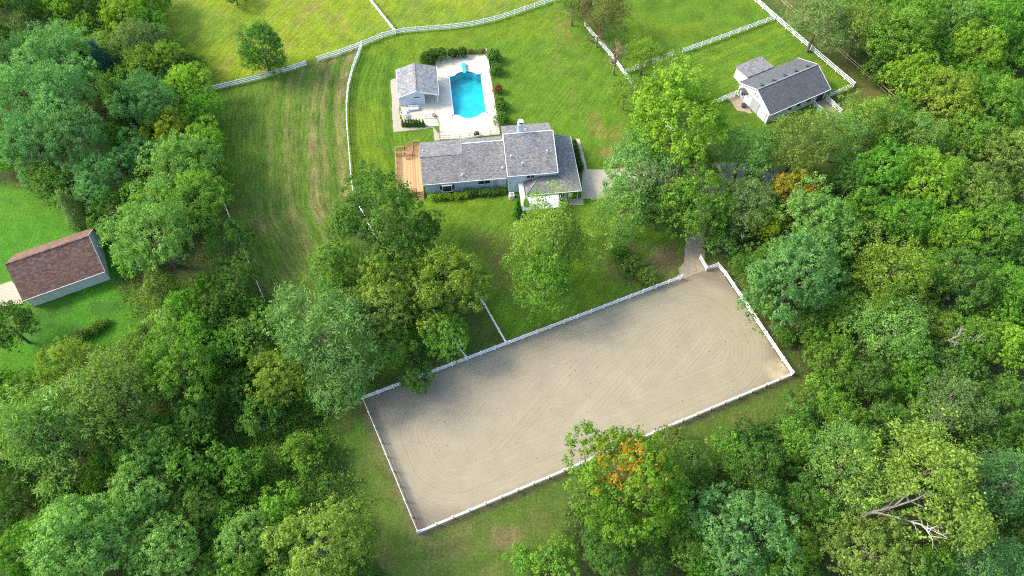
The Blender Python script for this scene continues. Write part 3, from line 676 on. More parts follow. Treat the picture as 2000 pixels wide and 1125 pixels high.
MB().prism([(14.88, -1.73, 5.02), (15.02, -1.73, 5.02), (15.02, 5.75, 7.485), (14.88, 5.75, 7.485)], .25).build('rake_trim', M['white'], H)
MB().prism([(23.80, -1.73, 5.02), (23.92, -1.73, 5.02), (23.92, 5.75, 7.485), (23.80, 5.75, 7.485)], .25).build('rake_trim', M['white'], H)
MB().box(-.05, 7.58, 4.5, 4.8, 4.62, 4.70).build('ridge_cap', M['roof'], H)
# east wing with hipped roof wrapped round the tall block
zE = 2.85; zi = zE + sl * 3.7
MB().prism([(27.7,-4.5,zE),(27.7,8.3,zE),(23.52,8.3,zi+.15),(23.52,-.85,zi+.15)], .15).build('wing_roof', M['roof'], H)
MB().prism([(17.9,-4.5,zE),(27.7,-4.5,zE),(24.5,-1.34,zE+sl*3.16),(20.6,-1.34,zE+sl*3.16)], .15).build('wing_roof', M['roof'], H)
MB().prism([(24.5,-1.34,zE+sl*3.16),(27.7,-4.5,zE),(23.52,-.85,zi+.15),(23.52,-1.34,zi+.05)], .14).build('wing_roof', M['roof'], H)
MB().prism([(17.9,-4.5,zE),(20.6,-1.34,zE+sl*3.16),(17.9,-1.34,zE)], .15).build('wing_roof', M['roof'], H)
hip = MB(); hip.beam((27.66,-4.46,zE+.03),(24.5,-1.36,zE+sl*3.16+.04),.22,.07); hip.build('hip_cap', M['roof_ph'], H)
hip = MB(); hip.beam((17.95,-4.46,zE+.03),(20.6,-1.36,zE+sl*3.16+.04),.22,.07); hip.build('hip_cap', M['roof_ph'], H)
MB().box(18.2, 25.4, -4.0, -1.34, 0, zE - .1).build('wing_wall', M['siding'], H)
MB().box(25.4, 27.2, -2.2, -1.34, 0, zE - .1).build('wing_wall', M['siding'], H)
MB().add([(23.5,-1.33,0),(27.2,-1.33,0),(27.2,8.0,0),(23.5,8.0,0),(23.5,-1.33,zi-.1),(27.2,-1.33,zE),(27.2,8.0,zE),(23.5,8.0,zi-.1)], [(0,3,2,1),(4,5,6,7),(0,1,5,4),(1,2,6,5),(2,3,7,6),(3,0,4,7)]).build('wing_wall', M['siding'], H)
MB().box(27.70, 27.78, -4.55, 8.3, zE - .17, zE - .01).build('gutter', M['white'], H)
MB().box(17.9, 27.72, -4.6, -4.51, zE - .17, zE - .01).build('gutter', M['white'], H)
MB().box(27.1, 27.25, -4.25, -4.1, 0.02, zE - .14).build('porch_post', M['white'], H)
MB().box(25.52, 25.66, -4.25, -4.1, 0.02, zE - .14).build('porch_post', M['white'], H)
MB().box(26.0, 26.8, -2.24, -2.21, .05, 2.1).build('door', M['white'], H)
# white flat patio roof
MB().prism([(16.9,-7.4,2.42),(23.6,-7.4,2.42),(23.6,-4.62,2.50),(17.75,-4.62,2.50),(17.75,-1.45,2.58),(16.9,-1.45,2.58)], .16).build('patio_roof', M['membrane'], H)
for x, y in ((17.1,-7.2),(20.2,-7.2),(23.4,-7.2)): MB().box(x-.07,x+.07,y-.07,y+.07,0.02,2.3).build('patio_post', M['white'], H)
MB().box(17.15, 19.2, -5.2, -4.06, 0, .18).build('patio_step', M['concrete_grey'], H)
# chimney
ch = MB().box(17.7, 18.65, 6.1, 6.95, 5.5, 9.1).build('chimney', M['siding'], H)
MB().box(17.62, 18.73, 6.02, 7.03, 9.1, 9.22).build('cap', M['white'], ch)
MB().box(17.85, 18.5, 6.2, 6.85, 9.22, 9.62).build('flue', M['black'], ch)
MB().box(17.75, 18.6, 6.1, 6.95, 9.66, 9.72).build('flue_lid', M['white'], ch)
for x, y, hgt in ((7.1,.6,.5),(14.3,1.3,.4),(15.9,1.6,.45),(17.7,.0,.7),(22.3,1.9,.55),(.5,6.4,.45),(19.2,7.6,.3)):
    zz = (3 + sl*(y+.35)) if x < 14.9 else 5 + sl*(y+1.73)
    if y > 5: zz = 3.9 if x < 7.6 else 6.2
    MB().lathe([(.09, zz - .2), (.09, zz + hgt), (.13, zz + hgt + .02), (.13, zz + hgt + .1)], 8, x, y).build('vent_pipe', M['white'], H)
# windows: bay, slider, upper window
bw = MB(); 
bay = [(2.95, 0), (3.5, -.6), (5.1, -.6), (5.65, 0)]
bw.prism([(x * 1 + (x - 4.3) * .06, y - .08 if y else y, 2.55) for x, y in bay], .12); bw.prism([(x + (x - 4.3) * .06, y - .08 if y else y, .9) for x, y in bay], .14)
for x, y in bay: bw.box(x - .06, x + .06, y - .05, y + .05, .88, 2.45)
bo = bw.build('bay_window', M['white'], H)
for i in range(3):
    a, b = Vector((*bay[i], 0)), Vector((*bay[i + 1], 0)); a2, b2_ = a.lerp(b, .08), a.lerp(b, .92)
    MB().add([(a2.x, a2.y, .91), (b2_.x, b2_.y, .91), (b2_.x, b2_.y, 2.43), (a2.x, a2.y, 2.43)], [(0, 1, 2, 3)]).build('pane', M['glass'], bo)
window(H, 9.9, 12.0, 1.5, 2.35, -.02, 2)
window(H, 18.4, 19.75, 3.65, 4.7, -1.33, 2)
window(H, 24.0, 24.8, 1.0, 2.0, -4.0, 1)
MB().box(12.6, 13.4, -.06, -.02, .1, 2.1).build('door', M['grey_door'], H)

# air conditioner
def hp(s, t, z=0): return H.matrix_basis @ Vector((s, t, z))
AC = empty('air_conditioner', hp(15.6, -2.5), HA, 'pale grey air conditioner unit at the house wall by the arborvitae', 'air conditioner')
MB().box(-.45,.45,-.45,.45,.1,.95).build('case', M['white'], AC); MB().lathe([(.36,.955),(.36,.985),(.1,1.0)], 16).build('fan_guard', M['chrome'], AC); MB().box(-.55,.55,-.55,.55,0.0,.1).build('pad', M['concrete_grey'], AC)

# timber deck
DK = empty('timber_deck', hp(-4.7, 0), HA, 'orange-brown timber deck with railings at the left end of the house', 'deck')
DZ = .75
for k in range(34):                                      # boards run away from the camera
    x = .02 + k * .1385; t1 = 10.2 if x < 1.7 else (10.2 + (x - 1.7) * .9 if x < 3.1 else 11.45)
    if x > 4.62: t1 = min(t1, 9.9)
    MB().box(x, x + .128, .0 + random.uniform(0, .02), t1 + random.uniform(-.02, .02), DZ - .04, DZ + random.uniform(-.004, .004)).build('board', M['deck'], DK)
MB().box(0, 4.72, -.06, -.01, .1, DZ - .05).build('skirt', M['deck_dark'], DK); MB().box(-.05, -.005, -.05, 10.25, .1, DZ - .05).build('skirt', M['deck_dark'], DK)
def drail(a, b, posts=True, base=DZ):
    a = Vector(a); b = Vector(b); L = (b - a).length
    for h, w in ((.95, .12), (.5, .05), (.15, .05)): MB().beam((a.x, a.y, base + h), (b.x, b.y, base + h), w, .05 if h > .9 else .08).build('handrail' if h > .9 else 'rail', M['deck_dark'], DK)
    n = max(1, round(L / 1.5))
    for k in range(n + 1): p = a.lerp(b, k / n); MB().box(p.x - .05, p.x + .05, p.y - .05, p.y + .05, base - .6, base + .98).build('post', M['deck_dark'], DK)
    nb = int(L / .16)
    bal = MB()
    for k in range(nb): p = a.lerp(b, (k + .5) / nb); bal.box(p.x - .018, p.x + .018, p.y - .018, p.y + .018, base + .12, base + .93)
    tag(bal.build('balusters', M['deck_dark'], DK), kind='stuff')
drail((.06, 0, 0), (.06, 10.2, 0)); drail((.06, 10.2, 0), (1.75, 10.2, 0)); drail((1.75, 10.2, 0), (3.15, 11.45, 0)); drail((3.15, 11.45, 0), (4.7, 11.4, 0)); drail((.06, .06, 0), (3.5, .06, 0))
drail((.2, 8.9, 0), (3.2, 8.9, 0)); drail((3.2, 8.9, 0), (3.2, 11.2, 0)); drail((1.9, 7.9, 0), (3.2, 8.7, 0))
for k in range(4): MB().box(3.6, 4.75, -.34 - k * .3, -.04 - k * .3, DZ - .22 - k * .17, DZ - .17 - k * .17).build('step', M['deck_dark'], DK)
for x in (3.6, 4.72): MB().beam((x, -.05, DZ - .2), (x, -1.25, .03), .05, .2).build('stringer', M['deck_dark'], DK)

# pool house
PH = empty('pool_house', (-22.25, 105.7, 0), .122, 'small pale blue pool house with grey gable roof beside the pool', 'pool house')
W, Dp, xr = 7.75, 7.9, 3.6
def ph_slab(p, name='roof', mat='roof_ph', th=.14): return MB().prism(p, th).build(name, M[mat], PH)
ph_slab([(-.1,-.1,2.45),(xr,-.1,3.75),(xr,Dp,3.75),(-.1,Dp,2.45)]); ph_slab([(xr+.01,-.1,3.75),(W+.1,-.1,2.45),(W+.1,Dp,2.45),(xr+.01,Dp,3.75)])
MB().box(xr-.12,xr+.14,-.1,Dp,3.72,3.80).build('ridge_cap', M['roof_ph'], PH)
MB().add([(.3,.25,0),(5.0,.25,0),(5.0,.25,3.12),(xr,.25,3.6),(.3,.25,2.45),(.3,Dp-.3,0),(5.0,Dp-.3,0),(5.0,Dp-.3,3.12),(xr,Dp-.3,3.6),(.3,Dp-.3,2.45)], [(0,1,2,3,4),(9,8,7,6,5),(0,4,9,5),(1,6,7,2)]).build('wall', M['siding'], PH)
MB().add([(5.02,.2,2.62),(W-.1,.2,2.3),(W-.1,.2,2.4),(5.02,.2,3.05),(5.02,.3,2.62),(W-.1,.3,2.3),(W-.1,.3,2.4),(5.02,.3,3.05)], [(0,1,2,3),(7,6,5,4),(0,4,5,1),(3,2,6,7)]).build('porch_beam', M['white'], PH)
for x, y in ((W-.25,.3),(W-.25,2.9),(W-.25,5.4),(W-.25,Dp-.4)): MB().box(x-.08,x+.08,y-.08,y+.08,.03,2.36).build('porch_post', M['white'], PH)
MB().box(4.93,5.07,.14,.30,.03,2.9).build('corner_trim', M['white'], PH); MB().box(.22,.36,.16,.30,.03,2.4).build('corner_trim', M['white'], PH)
for a, b in (((-.1,-.13,2.41),(xr,-.13,3.71)),((xr,-.13,3.71),(W+.1,-.13,2.41))): MB().beam(a, b, .06, .18).build('rake_trim', M['white'], PH)
MB().box(-.17,-.1,-.1,Dp,2.28,2.44).build('gutter', M['white'], PH); MB().box(W+.1,W+.17,-.1,Dp,2.28,2.44).build('gutter', M['white'], PH)
window(PH, 3.0, 4.2, 1.85, 2.2, .25, 1)
MB().box(5.01,5.05,3.0,3.9,.05,2.1).build('door', M['white'], PH)
for x, y in ((1.2,1.7),(1.0,.5),(4.9,1.2)): zz = 2.45 + (1.3/3.7)*(x+.1) if x < xr else 3.75-(1.3/4.25)*(x-xr); MB().lathe([(.07,zz-.1),(.07,zz+.35),(.11,zz+.36),(.11,zz+.42)],8,x,y).build('vent_pipe', M['chrome'], PH)

# neighbour's outbuilding
SA = math.atan2(.4435, .8963)
SH = empty('garden_garage', (-78.1, 59.8, 0), SA, 'pale outbuilding with steep brown shingle roof on the neighbouring lawn', 'garage')
SW, SD = 12.7, 9.75; yr = SD / 2
MB().add([(.3,.2,0),(SW-.1,.2,0),(SW-.1,SD-.2,0),(.3,SD-.2,0),(.3,.2,2.75),(SW-.1,.2,2.75),(SW-.1,SD-.2,2.75),(.3,SD-.2,2.75),(.3,yr,6.2),(SW-.1,yr,6.2)], [(0,3,2,1),(0,1,5,4),(2,3,7,6),(1,2,6,9,5),(3,0,4,8,7)]).build('wall', M['shed_siding'], SH)
MB().prism([(0,-.1,2.65),(SW+.12,-.1,2.65),(SW+.12,yr,6.5),(0,yr,6.5)],.15).build('roof', M['roof_brown'], SH)
MB().prism([(0,yr+.01,6.5),(SW+.12,yr+.01,6.5),(SW+.12,SD+.1,2.65),(0,SD+.1,2.65)],.15).build('roof', M['roof_brown'], SH)
MB().beam((-.02,yr,6.52),(SW+.14,yr,6.52),.3,.06).build('ridge_cap', M['roof_brown'], SH)
MB().box(.0,SW+.1,-.2,-.11,2.48,2.63).build('gutter', M['shed_siding'], SH)
for a, b in (((SW+.15,-.1,2.62),(SW+.15,yr,6.47)),((SW+.15,yr,6.47),(SW+.15,SD+.1,2.62))): MB().beam(a, b, .06, .2).build('rake_trim', M['shed_siding'], SH)
lap = MB().box(0, 1, -.012, 0, 0, .03).mesh('clapboard'); lap.materials.append(M['shed_siding'])
for k in range(16): inst('clapboard', lap, SH, (.31, .2, .15 + k * .16), scale=(SW - .42, 1, 1))
for k in range(20):
    z = .15 + k * .29; half = min(SD/2 - .2, (6.2 - z) / (6.2 - 2.75) * (SD/2 - .2))
    inst('clapboard', lap, SH, (SW - .1, yr - half, z), (0, 0, math.pi/2), (2 * half, 1, 1))
MB().box(.24,.3,2.2,7.4,.05,2.4).build('garage_door', M['white'], SH)

# barn
BA = math.atan2(.477, .879)
BN = empty('horse_barn', (48.4, 101.8, 0), BA, 'white horse barn with dark grey gable roof and rear lean-to', 'barn')
BW, BD = 14.8, 9.6; by = BD / 2; be = 2.85; br = 5.05
MB().add([(.25,.25,0),(BW-.25,.25,0),(BW-.25,BD-.25,0),(.25,BD-.25,0),(.25,.25,be),(BW-.25,.25,be),(BW-.25,BD-.25,be),(.25,BD-.25,be),(.25,by,br-.1),(BW-.25,by,br-.1)], [(0,3,2,1),(0,1,5,4),(2,3,7,6),(1,2,6,9,5),(3,0,4,8,7)]).build('wall', M['barn_white'], BN)
MB().prism([(0,-.15,2.8),(BW,-.15,2.8),(BW,by,br),(0,by,br)],.14).build('roof', M['roof_barn'], BN)
MB().prism([(0,by+.01,br),(BW,by+.01,br),(BW,BD+.15,2.8),(0,BD+.15,2.8)],.14).build('roof', M['roof_barn'], BN)
MB().beam((-.03,by,br+.03),(BW+.03,by,br+.03),.28,.06).build('ridge_cap', M['roof_ph'], BN)
for x in (0, BW):
    for a, b in (((x,-.16,2.77),(x,by,br-.03)),((x,by,br-.03),(x,BD+.16,2.77))): MB().beam(a, b, .07, .18).build('rake_trim', M['white'], BN)
MB().box(0,BW,-.26,-.16,2.62,2.78).build('gutter', M['white'], BN)
for k in range(5):
    x = 1.7 + k * 2.75; v_ = MB().box(x-.2,x+.2,by+.55,by+.85,4.78,5.12).build('roof_vent', M['black'], BN)
    MB().prism([(x-.27,by+.45,5.16),(x+.27,by+.45,5.16),(x+.27,by+.95,5.05),(x-.27,by+.95,5.05)],.04).build('hood', M['roof_barn'], v_)
# left gable end: sliding door, entrance with hood, gable vents
dr = MB().box(.16,.245,3.1,5.3,.05,2.5).build('sliding_door', M['grey_door'], BN); MB().box(.10,.155,2.9,7.0,2.52,2.62).build('door_track', M['chrome'], dr)
MB().box(.17,.245,.8,2.9,.05,2.4).build('door_panel', M['barn_white'], BN)
d2 = MB().box(.17,.245,7.4,8.4,.05,2.1).build('door', M['grey_door'], BN); MB().box(.15,.165,7.6,8.2,.9,1.9).build('pane', M['glass'], d2)
d3 = MB().box(.17,.245,8.7,9.1,.2,2.0).build('window', M['white'], BN); MB().box(.15,.165,8.78,9.02,.5,1.8).build('pane', M['glass'], d3)
hood = MB()
for k in range(7):
    t0, t1 = math.pi * k / 7, math.pi * (k + 1) / 7
    y0, z0, y1, z1 = 7.6 - .95 * math.cos(t0), 2.25 + .5 * math.sin(t0), 7.6 - .95 * math.cos(t1), 2.25 + .5 * math.sin(t1)
    hood.prism([(-.75,y0,z0),(.24,y0,z0),(.24,y1,z1),(-.75,y1,z1)], .05)
hood.build('door_hood', M['roof_barn'], BN)
for y in (4.3, 5.0): MB().box(.18,.245,y,y+.25,3.2,4.0).build('gable_vent', M['grey_door'], BN)
for x0, x1 in ((5.0,5.9),(7.2,8.1),(9.7,10.8)): window(BN, x0, x1, 1.1, 2.1, .25, 1)
MB().box(12.4,14.0,.17,.245,.05,2.2).build('stall_door', M['black'], BN)
# lean-to on the rear side
MB().add([(2.6,BD-.24,0),(8.6,BD-.24,0),(8.6,BD+3.9,0),(2.6,BD+3.9,0),(2.6,BD-.24,2.75),(8.6,BD-.24,2.75),(8.6,BD+3.9,2.35),(2.6,BD+3.9,2.35)], [(0,3,2,1),(4,5,6,7),(0,1,5,4),(1,2,6,5),(2,3,7,6),(3,0,4,7)]).build('lean_to_wall', M['barn_white'], BN)
MB().prism([(2.35,BD+.18,3.02),(8.85,BD+.18,3.02),(8.85,BD+4.2,2.62),(2.35,BD+4.2,2.62)],.14).build('lean_to_roof', M['roof'], BN)
tubp = BN.matrix_basis @ Vector((-.7, 5.9, 0))
TB = empty('water_tub', tubp, 0, 'round black water tub beside the barn door', 'tub'); MB().lathe([(.42,.0),(.5,.55),(.46,.55),(.4,.12),(.0,.1)],16).build('tub', M['black'], TB); MB().lathe([(.505,.5),(.53,.53),(.505,.57)],16).build('rim', M['black'], TB)

# terrace furniture
def chair(loc, rz, label):
    c = empty('patio_chair', loc, rz, label, 'chair', 'white chairs beside the pool house')
    MB().box(-.28,.28,-.28,.28,.38,.44).build('seat', M['white'], c); MB().prism([(-.28,.24,.95),(.28,.24,.95),(.28,.34,.98),(-.28,.34,.98)],.55).build('backrest', M['white'], c)
    for x in (-.26,.26):
        MB().box(x-.03,x+.03,-.28,.28,.62,.67).build('armrest', M['white'], c)
        for y in (-.25,.25): MB().box(x-.025,x+.025,y-.025,y+.025,0,.62 if y<0 else .4).build('leg', M['white'], c)
chair(G(786,226,.05), .6, 'white patio chair on the gravel, left of the small table'); chair(G(795,232,.05), 3.4, 'white patio chair nearest the row of small arborvitae'); chair(G(791,220,.05), -.3, 'white patio chair nearest the pool house wall')
T = empty('patio_table', G(791,227,.05), 0, 'small round white patio table among the chairs by the pool house', 'table'); MB().lathe([(.5,.68),(.52,.70),(.5,.73),(0,.73)],18).build('table_top', M['white'], T); MB().lathe([(.06,.04),(.05,.68)],10).build('pedestal', M['white'], T); MB().lathe([(.28,0),(.26,.05),(.05,.06)],14).build('base', M['white'], T)
LB = empty('cushioned_bench', G(808,214.5,.05), .1, 'long white cushioned bench in front of the pool house wall', 'bench')
MB().box(-1.0,1.0,-.38,.38,.22,.40).build('seat', M['white'], LB); MB().box(-1.0,1.0,.30,.42,.40,.80).build('backrest', M['white'], LB)
for x in (-.92,.92):
    MB().box(x-.07,x+.07,-.36,.40,.40,.60).build('armrest', M['white'], LB)
    for y in (-.3,.3): MB().box(x-.04,x+.04,y-.04,y+.04,0,.22).build('leg', M['white'], LB)
for k in range(2): MB().box(-.84+k*.86,-.02+k*.86,-.36,.29,.405,.5).build('cushion', M['membrane'], LB)
GRL = empty('barbecue_grill', G(931,266,.05), .3, 'dark lidded barbecue grill behind the low house roof', 'grill'); MB().box(-.5,.5,-.3,.3,.55,.85).build('firebox', M['black'], GRL); MB().lathe([(.42,.855),(.36,1.05),(.2,1.15),(0,1.17)],14).build('lid', M['black'], GRL)
for x in (-.4,.4):
    for y in (-.22,.22): MB().box(x-.03,x+.03,y-.03,y+.03,0,.55).build('leg', M['black'], GRL)
PT = empty('planter_pot', G(848,227,.05), 0, 'round dark planter pot at the bend of the pool railing', 'pot'); MB().lathe([(.2,0),(.33,.4),(.36,.45),(.3,.45),(.28,.38)],14).build('pot', M['black'], PT); MB().lathe([(.29,.40),(0,.42)],14).build('soil', M['stone'], PT)

# ------------------------------------------------------------------ vegetation
def unit(a): return a / np.maximum(np.linalg.norm(a, axis=-1, keepdims=True), 1e-9)
def leaf_mesh(name, c, nrm, l, w, v, rng, droop=0.0, updir=None):
    """rhombic leaf sprays at c facing nrm; v is the per-leaf tone"""
    n = len(c); nrm = unit(nrm)
    d = rng.normal(size=(n, 3))
    if updir is not None: d = d * .55 + updir
    d[:, 2] -= droop
    d = unit(d - nrm * np.sum(d * nrm, 1, keepdims=True)); e = np.cross(nrm, d)
    g_ = .6 + .85 * rng.random(n) ** 1.8; l = (l * g_ * (.85 + .3 * rng.random(n)))[:, None]; w = (w * g_ * (.8 + .4 * rng.random(n)))[:, None]
    vv = np.stack([c - d * l * .5, c + e * w * .5 + nrm * l * .06, c + d * l * .5, c - e * w * .5 + nrm * l * .06], 1).reshape(-1, 3)
    return npmesh(name, vv, np.arange(4 * n).reshape(n, 4), {'v': ('FACE', 'FLOAT', v)}, M['leaf'])
def sphere_pts(n, rng, zmin=-1.0):
    k = np.arange(n) + .5; z = 1 - (1 - zmin) * k / n; t = k * 2.399963 + rng.random() * 6
    r = np.sqrt(1 - z * z); return np.stack([r * np.cos(t), r * np.sin(t), z], 1)
def crown_points(rng, R0, vz, nl, lobe_r, zmin, ntuft, nleaf, tuft_r, core=.66, jit=.18, flat=0.0, spire=0.0):
    """lobes on an ellipsoid, tufts on the lobes, leaves in the tufts"""
    d = sphere_pts(nl, rng, zmin) + rng.normal(size=(nl, 3)) * jit; d = unit(d)
    rad = R0 * core * np.clip(1 + rng.normal(size=nl) * .2, .6, 1.24)
    asym = 1 + .22 * np.sin(np.arctan2(d[:, 1], d[:, 0]) * rng.integers(2, 4) + rng.random() * 6)
    lc = d * (rad * asym)[:, None] * np.array([1, 1, vz])
    lr = R0 * lobe_r * (.55 + .95 * rng.random(nl) ** 1.3)
    lv = rng.random(nl)
    tc = []; to = []; tl = []; tv = []
    for i in range(nl):
        td = unit(sphere_pts(ntuft, rng, -.55) + rng.normal(size=(ntuft, 3)) * .25)
        keep = (td @ d[i] > -.55)
        td = td[keep]; tc.append(lc[i] + td * lr[i] * (.85 + .3 * rng.random((len(td), 1)))); to.append(unit(td + d[i] * .35 + np.array([0, 0, .25]))); tv.append(lv[i] * .5 + rng.random(len(td)) * .5)
    tc = np.concatenate(tc); to = np.concatenate(to); tv = np.concatenate(tv)
    # skip tufts buried deep inside the crown
    q = np.linalg.norm(tc / np.array([1, 1, vz]), axis=1); k = q > R0 * .42; tc, to, tv = tc[k], to[k], tv[k]
    m = len(tc); off = rng.normal(size=(m, nleaf, 3)) * tuft_r * .5
    c = tc[:, None] + off + to[:, None] * (tuft_r * .5 * rng.random((m, nleaf, 1)))
    out = unit(off + to[:, None] * tuft_r * .7)
    tone = np.clip(.5 * tv[:, None] + .4 * rng.random((m, nleaf)) + .06, 0, 1)
    return c.reshape(-1, 3), out.reshape(-1, 3), tone.reshape(-1), np.repeat(to, nleaf, 0), lc
def limbs(rng, zc, lc, base_r, name, mat, frac=.5, n=12, sides=5, lean=(0, 0)):
    mb = MB(); fork = zc - max(.4, .55 * abs(lc[:, 2]).max())
    fork = max(fork, zc * .3)
    top = (lean[0], lean[1], zc)
    mb.tube([(0, 0, -.1), (.05 * lean[0], .03, fork * .5), (lean[0] * .3, lean[1] * .3, fork), (lean[0] * .7, lean[1] * .7, (fork + zc) * .5), top], [base_r * 1.25, base_r, base_r * .8, base_r * .55, base_r * .25], 7)
    ids = rng.permutation(len(lc))[:n]
    for i in ids:
        p = lc[i] + np.array([lean[0] * .5, lean[1] * .5, zc]); f_ = rng.random() * .95; s = np.array([lean[0] * (.3 + .6 * f_), lean[1] * (.3 + .6 * f_), fork + (zc - fork) * f_])
        mid = (s + p) / 2 + rng.normal(size=3) * .3 + np.array([0, 0, .3]); r = base_r * (.16 + .22 * rng.random())
        mb.tube([s, mid, p], [r, r * .65, r * .2], sides)
        for _ in range(2):
            e = p + rng.normal(size=3) * .9; mb.tube([mid, (mid + e) / 2 + rng.normal(size=3) * .2, e], [r * .45, r * .3, r * .1], 4)
    me = mb.mesh(name); me.materials.append(mat); return me

# prototypes: kind -> list of (R0, centre height, crown mesh, trunk mesh)
PROTO = {}
def proto(kind, R0, zc, vz=.8, nl=34, lobe_r=.33, zmin=-.45, nt=26, nleaf=15, tuft=.55, l=.42, w=.26, core=.68, bark='bark', n=3, rise=False, droop=0, nlimb=12, jit=.18, nrm_jit=.5, lean=0):
    for k in range(n):
        rng = np.random.default_rng(abs(hash_(kind)) + 31 * k)
        c, out, tone, to, lc = crown_points(rng, R0, vz, nl, lobe_r, zmin, nt, nleaf, tuft, core, jit)
        nrm = out + rng.normal(size=c.shape) * nrm_jit + np.array([0, 0, .25])
        c[:, 2] += zc; ln = (rng.normal() * lean, rng.normal() * lean)
        me = leaf_mesh('crown', c, nrm, l, w, tone, rng, droop, to * 1.0 if rise else None)
        tm = limbs(rng, zc, lc, R0 * .045 + .05, 'trunk', M[bark], n=nlimb, lean=ln)
        PROTO.setdefault(kind, []).append((R0, zc, me, tm))
def hash_(s): return sum((i + 3) * ord(ch) for i, ch in enumerate(s)) * 7
proto('broad', 6, 7.6, nl=30, lobe_r=.30, nt=30, nleaf=20, tuft=.42, l=.34, w=.19, core=.71, n=4)
proto('maple', 6, 7.8, vz=.92, nl=46, lobe_r=.27, nt=27, nleaf=20, tuft=.42, l=.36, w=.18, core=.75, rise=True, n=3, nrm_jit=.35)
proto('pine', 6, 8.0, vz=.85, nl=26, lobe_r=.31, nt=36, nleaf=18, tuft=.42, l=.42, w=.13, rise=True, n=3, nrm_jit=.7, core=.7)
proto('willow', 6, 7.0, vz=.8, nl=40, lobe_r=.28, nt=24, nleaf=14, tuft=.6, l=.55, w=.13, droop=1.2, n=3, nrm_jit=.8)
proto('airy', 6, 7.6, vz=.85, nl=38, lobe_r=.28, nt=24, nleaf=20, tuft=.55, l=.29, w=.17, core=.72, bark='bark', n=3, nlimb=8, nrm_jit=.8, lean=.9)
proto('oval', 4, 4.9, vz=1.12, nl=34, lobe_r=.3, zmin=-.9, nt=26, nleaf=16, tuft=.36, l=.3, w=.17, core=.7, n=1, nlimb=14)
proto('small', 3, 3.4, vz=.9, nl=15, lobe_r=.36, nt=26, nleaf=14, tuft=.36, l=.34, w=.2, n=5, nlimb=9, core=.76, jit=.4, zmin=-.7)
proto('shrub', 1.5, 1.1, vz=.8, nl=14, lobe_r=.42, zmin=-.6, nt=20, nleaf=10, tuft=.24, l=.24, w=.14, core=.6, n=3, nlimb=6)
proto('box', 1.2, 1.15, vz=.95, nl=20, lobe_r=.42, zmin=-.8, nt=30, nleaf=13, tuft=.13, l=.16, w=.1, core=.62, n=2, nlimb=4, jit=.1)
def cone_proto(kind, R0, hgt, n=2, tiers=18, l=.5, w=.12, per=46, nleaf=14):
    for k in range(n):
        rng = np.random.default_rng(hash_(kind) + k); cs = []; os_ = []; vs_ = []; up = []
        for t in range(tiers):
            f = (t + .5) / tiers; z = hgt * (.06 + .94 * f); r = R0 * (1 - f) ** .85 + .05; m = max(5, int(per * (1 - f) + 5)); a = rng.random(m) * 6.283; rr_ = r * (.55 + .5 * rng.random(m))
            tcn = np.stack([np.cos(a) * rr_, np.sin(a) * rr_, z - rr_ * .22 + rng.normal(size=m) * .12], 1); o = np.stack([np.cos(a), np.sin(a), np.full(m, .45)], 1)
            c = tcn[:, None] + rng.normal(size=(m, nleaf, 3)) * (.08 * R0 + .05); cs.append(c.reshape(-1, 3)); os_.append(np.repeat(o, nleaf, 0)); up.append(np.repeat(o * [1, 1, -.2], nleaf, 0)); vs_.append(np.repeat(rng.random(m), nleaf) * .5 + rng.random(m * nleaf) * .5)
        c = np.concatenate(cs); o = np.concatenate(os_); u = np.concatenate(up); vv = np.concatenate(vs_)
        me = leaf_mesh('crown', c, o + rng.normal(size=o.shape) * .5, l, w, vv, rng, 0, u)
        mb = MB().tube([(0, 0, -.1), (0, 0, hgt * .5), (0, 0, hgt * .97)], [R0 * .06 + .03, R0 * .04 + .02, .01], 6); tm = mb.mesh('trunk'); tm.materials.append(M['bark'])
        PROTO.setdefault(kind, []).append((R0, hgt * .42, me, tm))
cone_proto('spruce', 3, 10.5)
cone_proto('column', .95, 5.2, tiers=22, l=.26, w=.12, per=34, nleaf=12)
cone_proto('dwarf', .42, 1.7, tiers=14, l=.14, w=.07, per=24, nleaf=9)

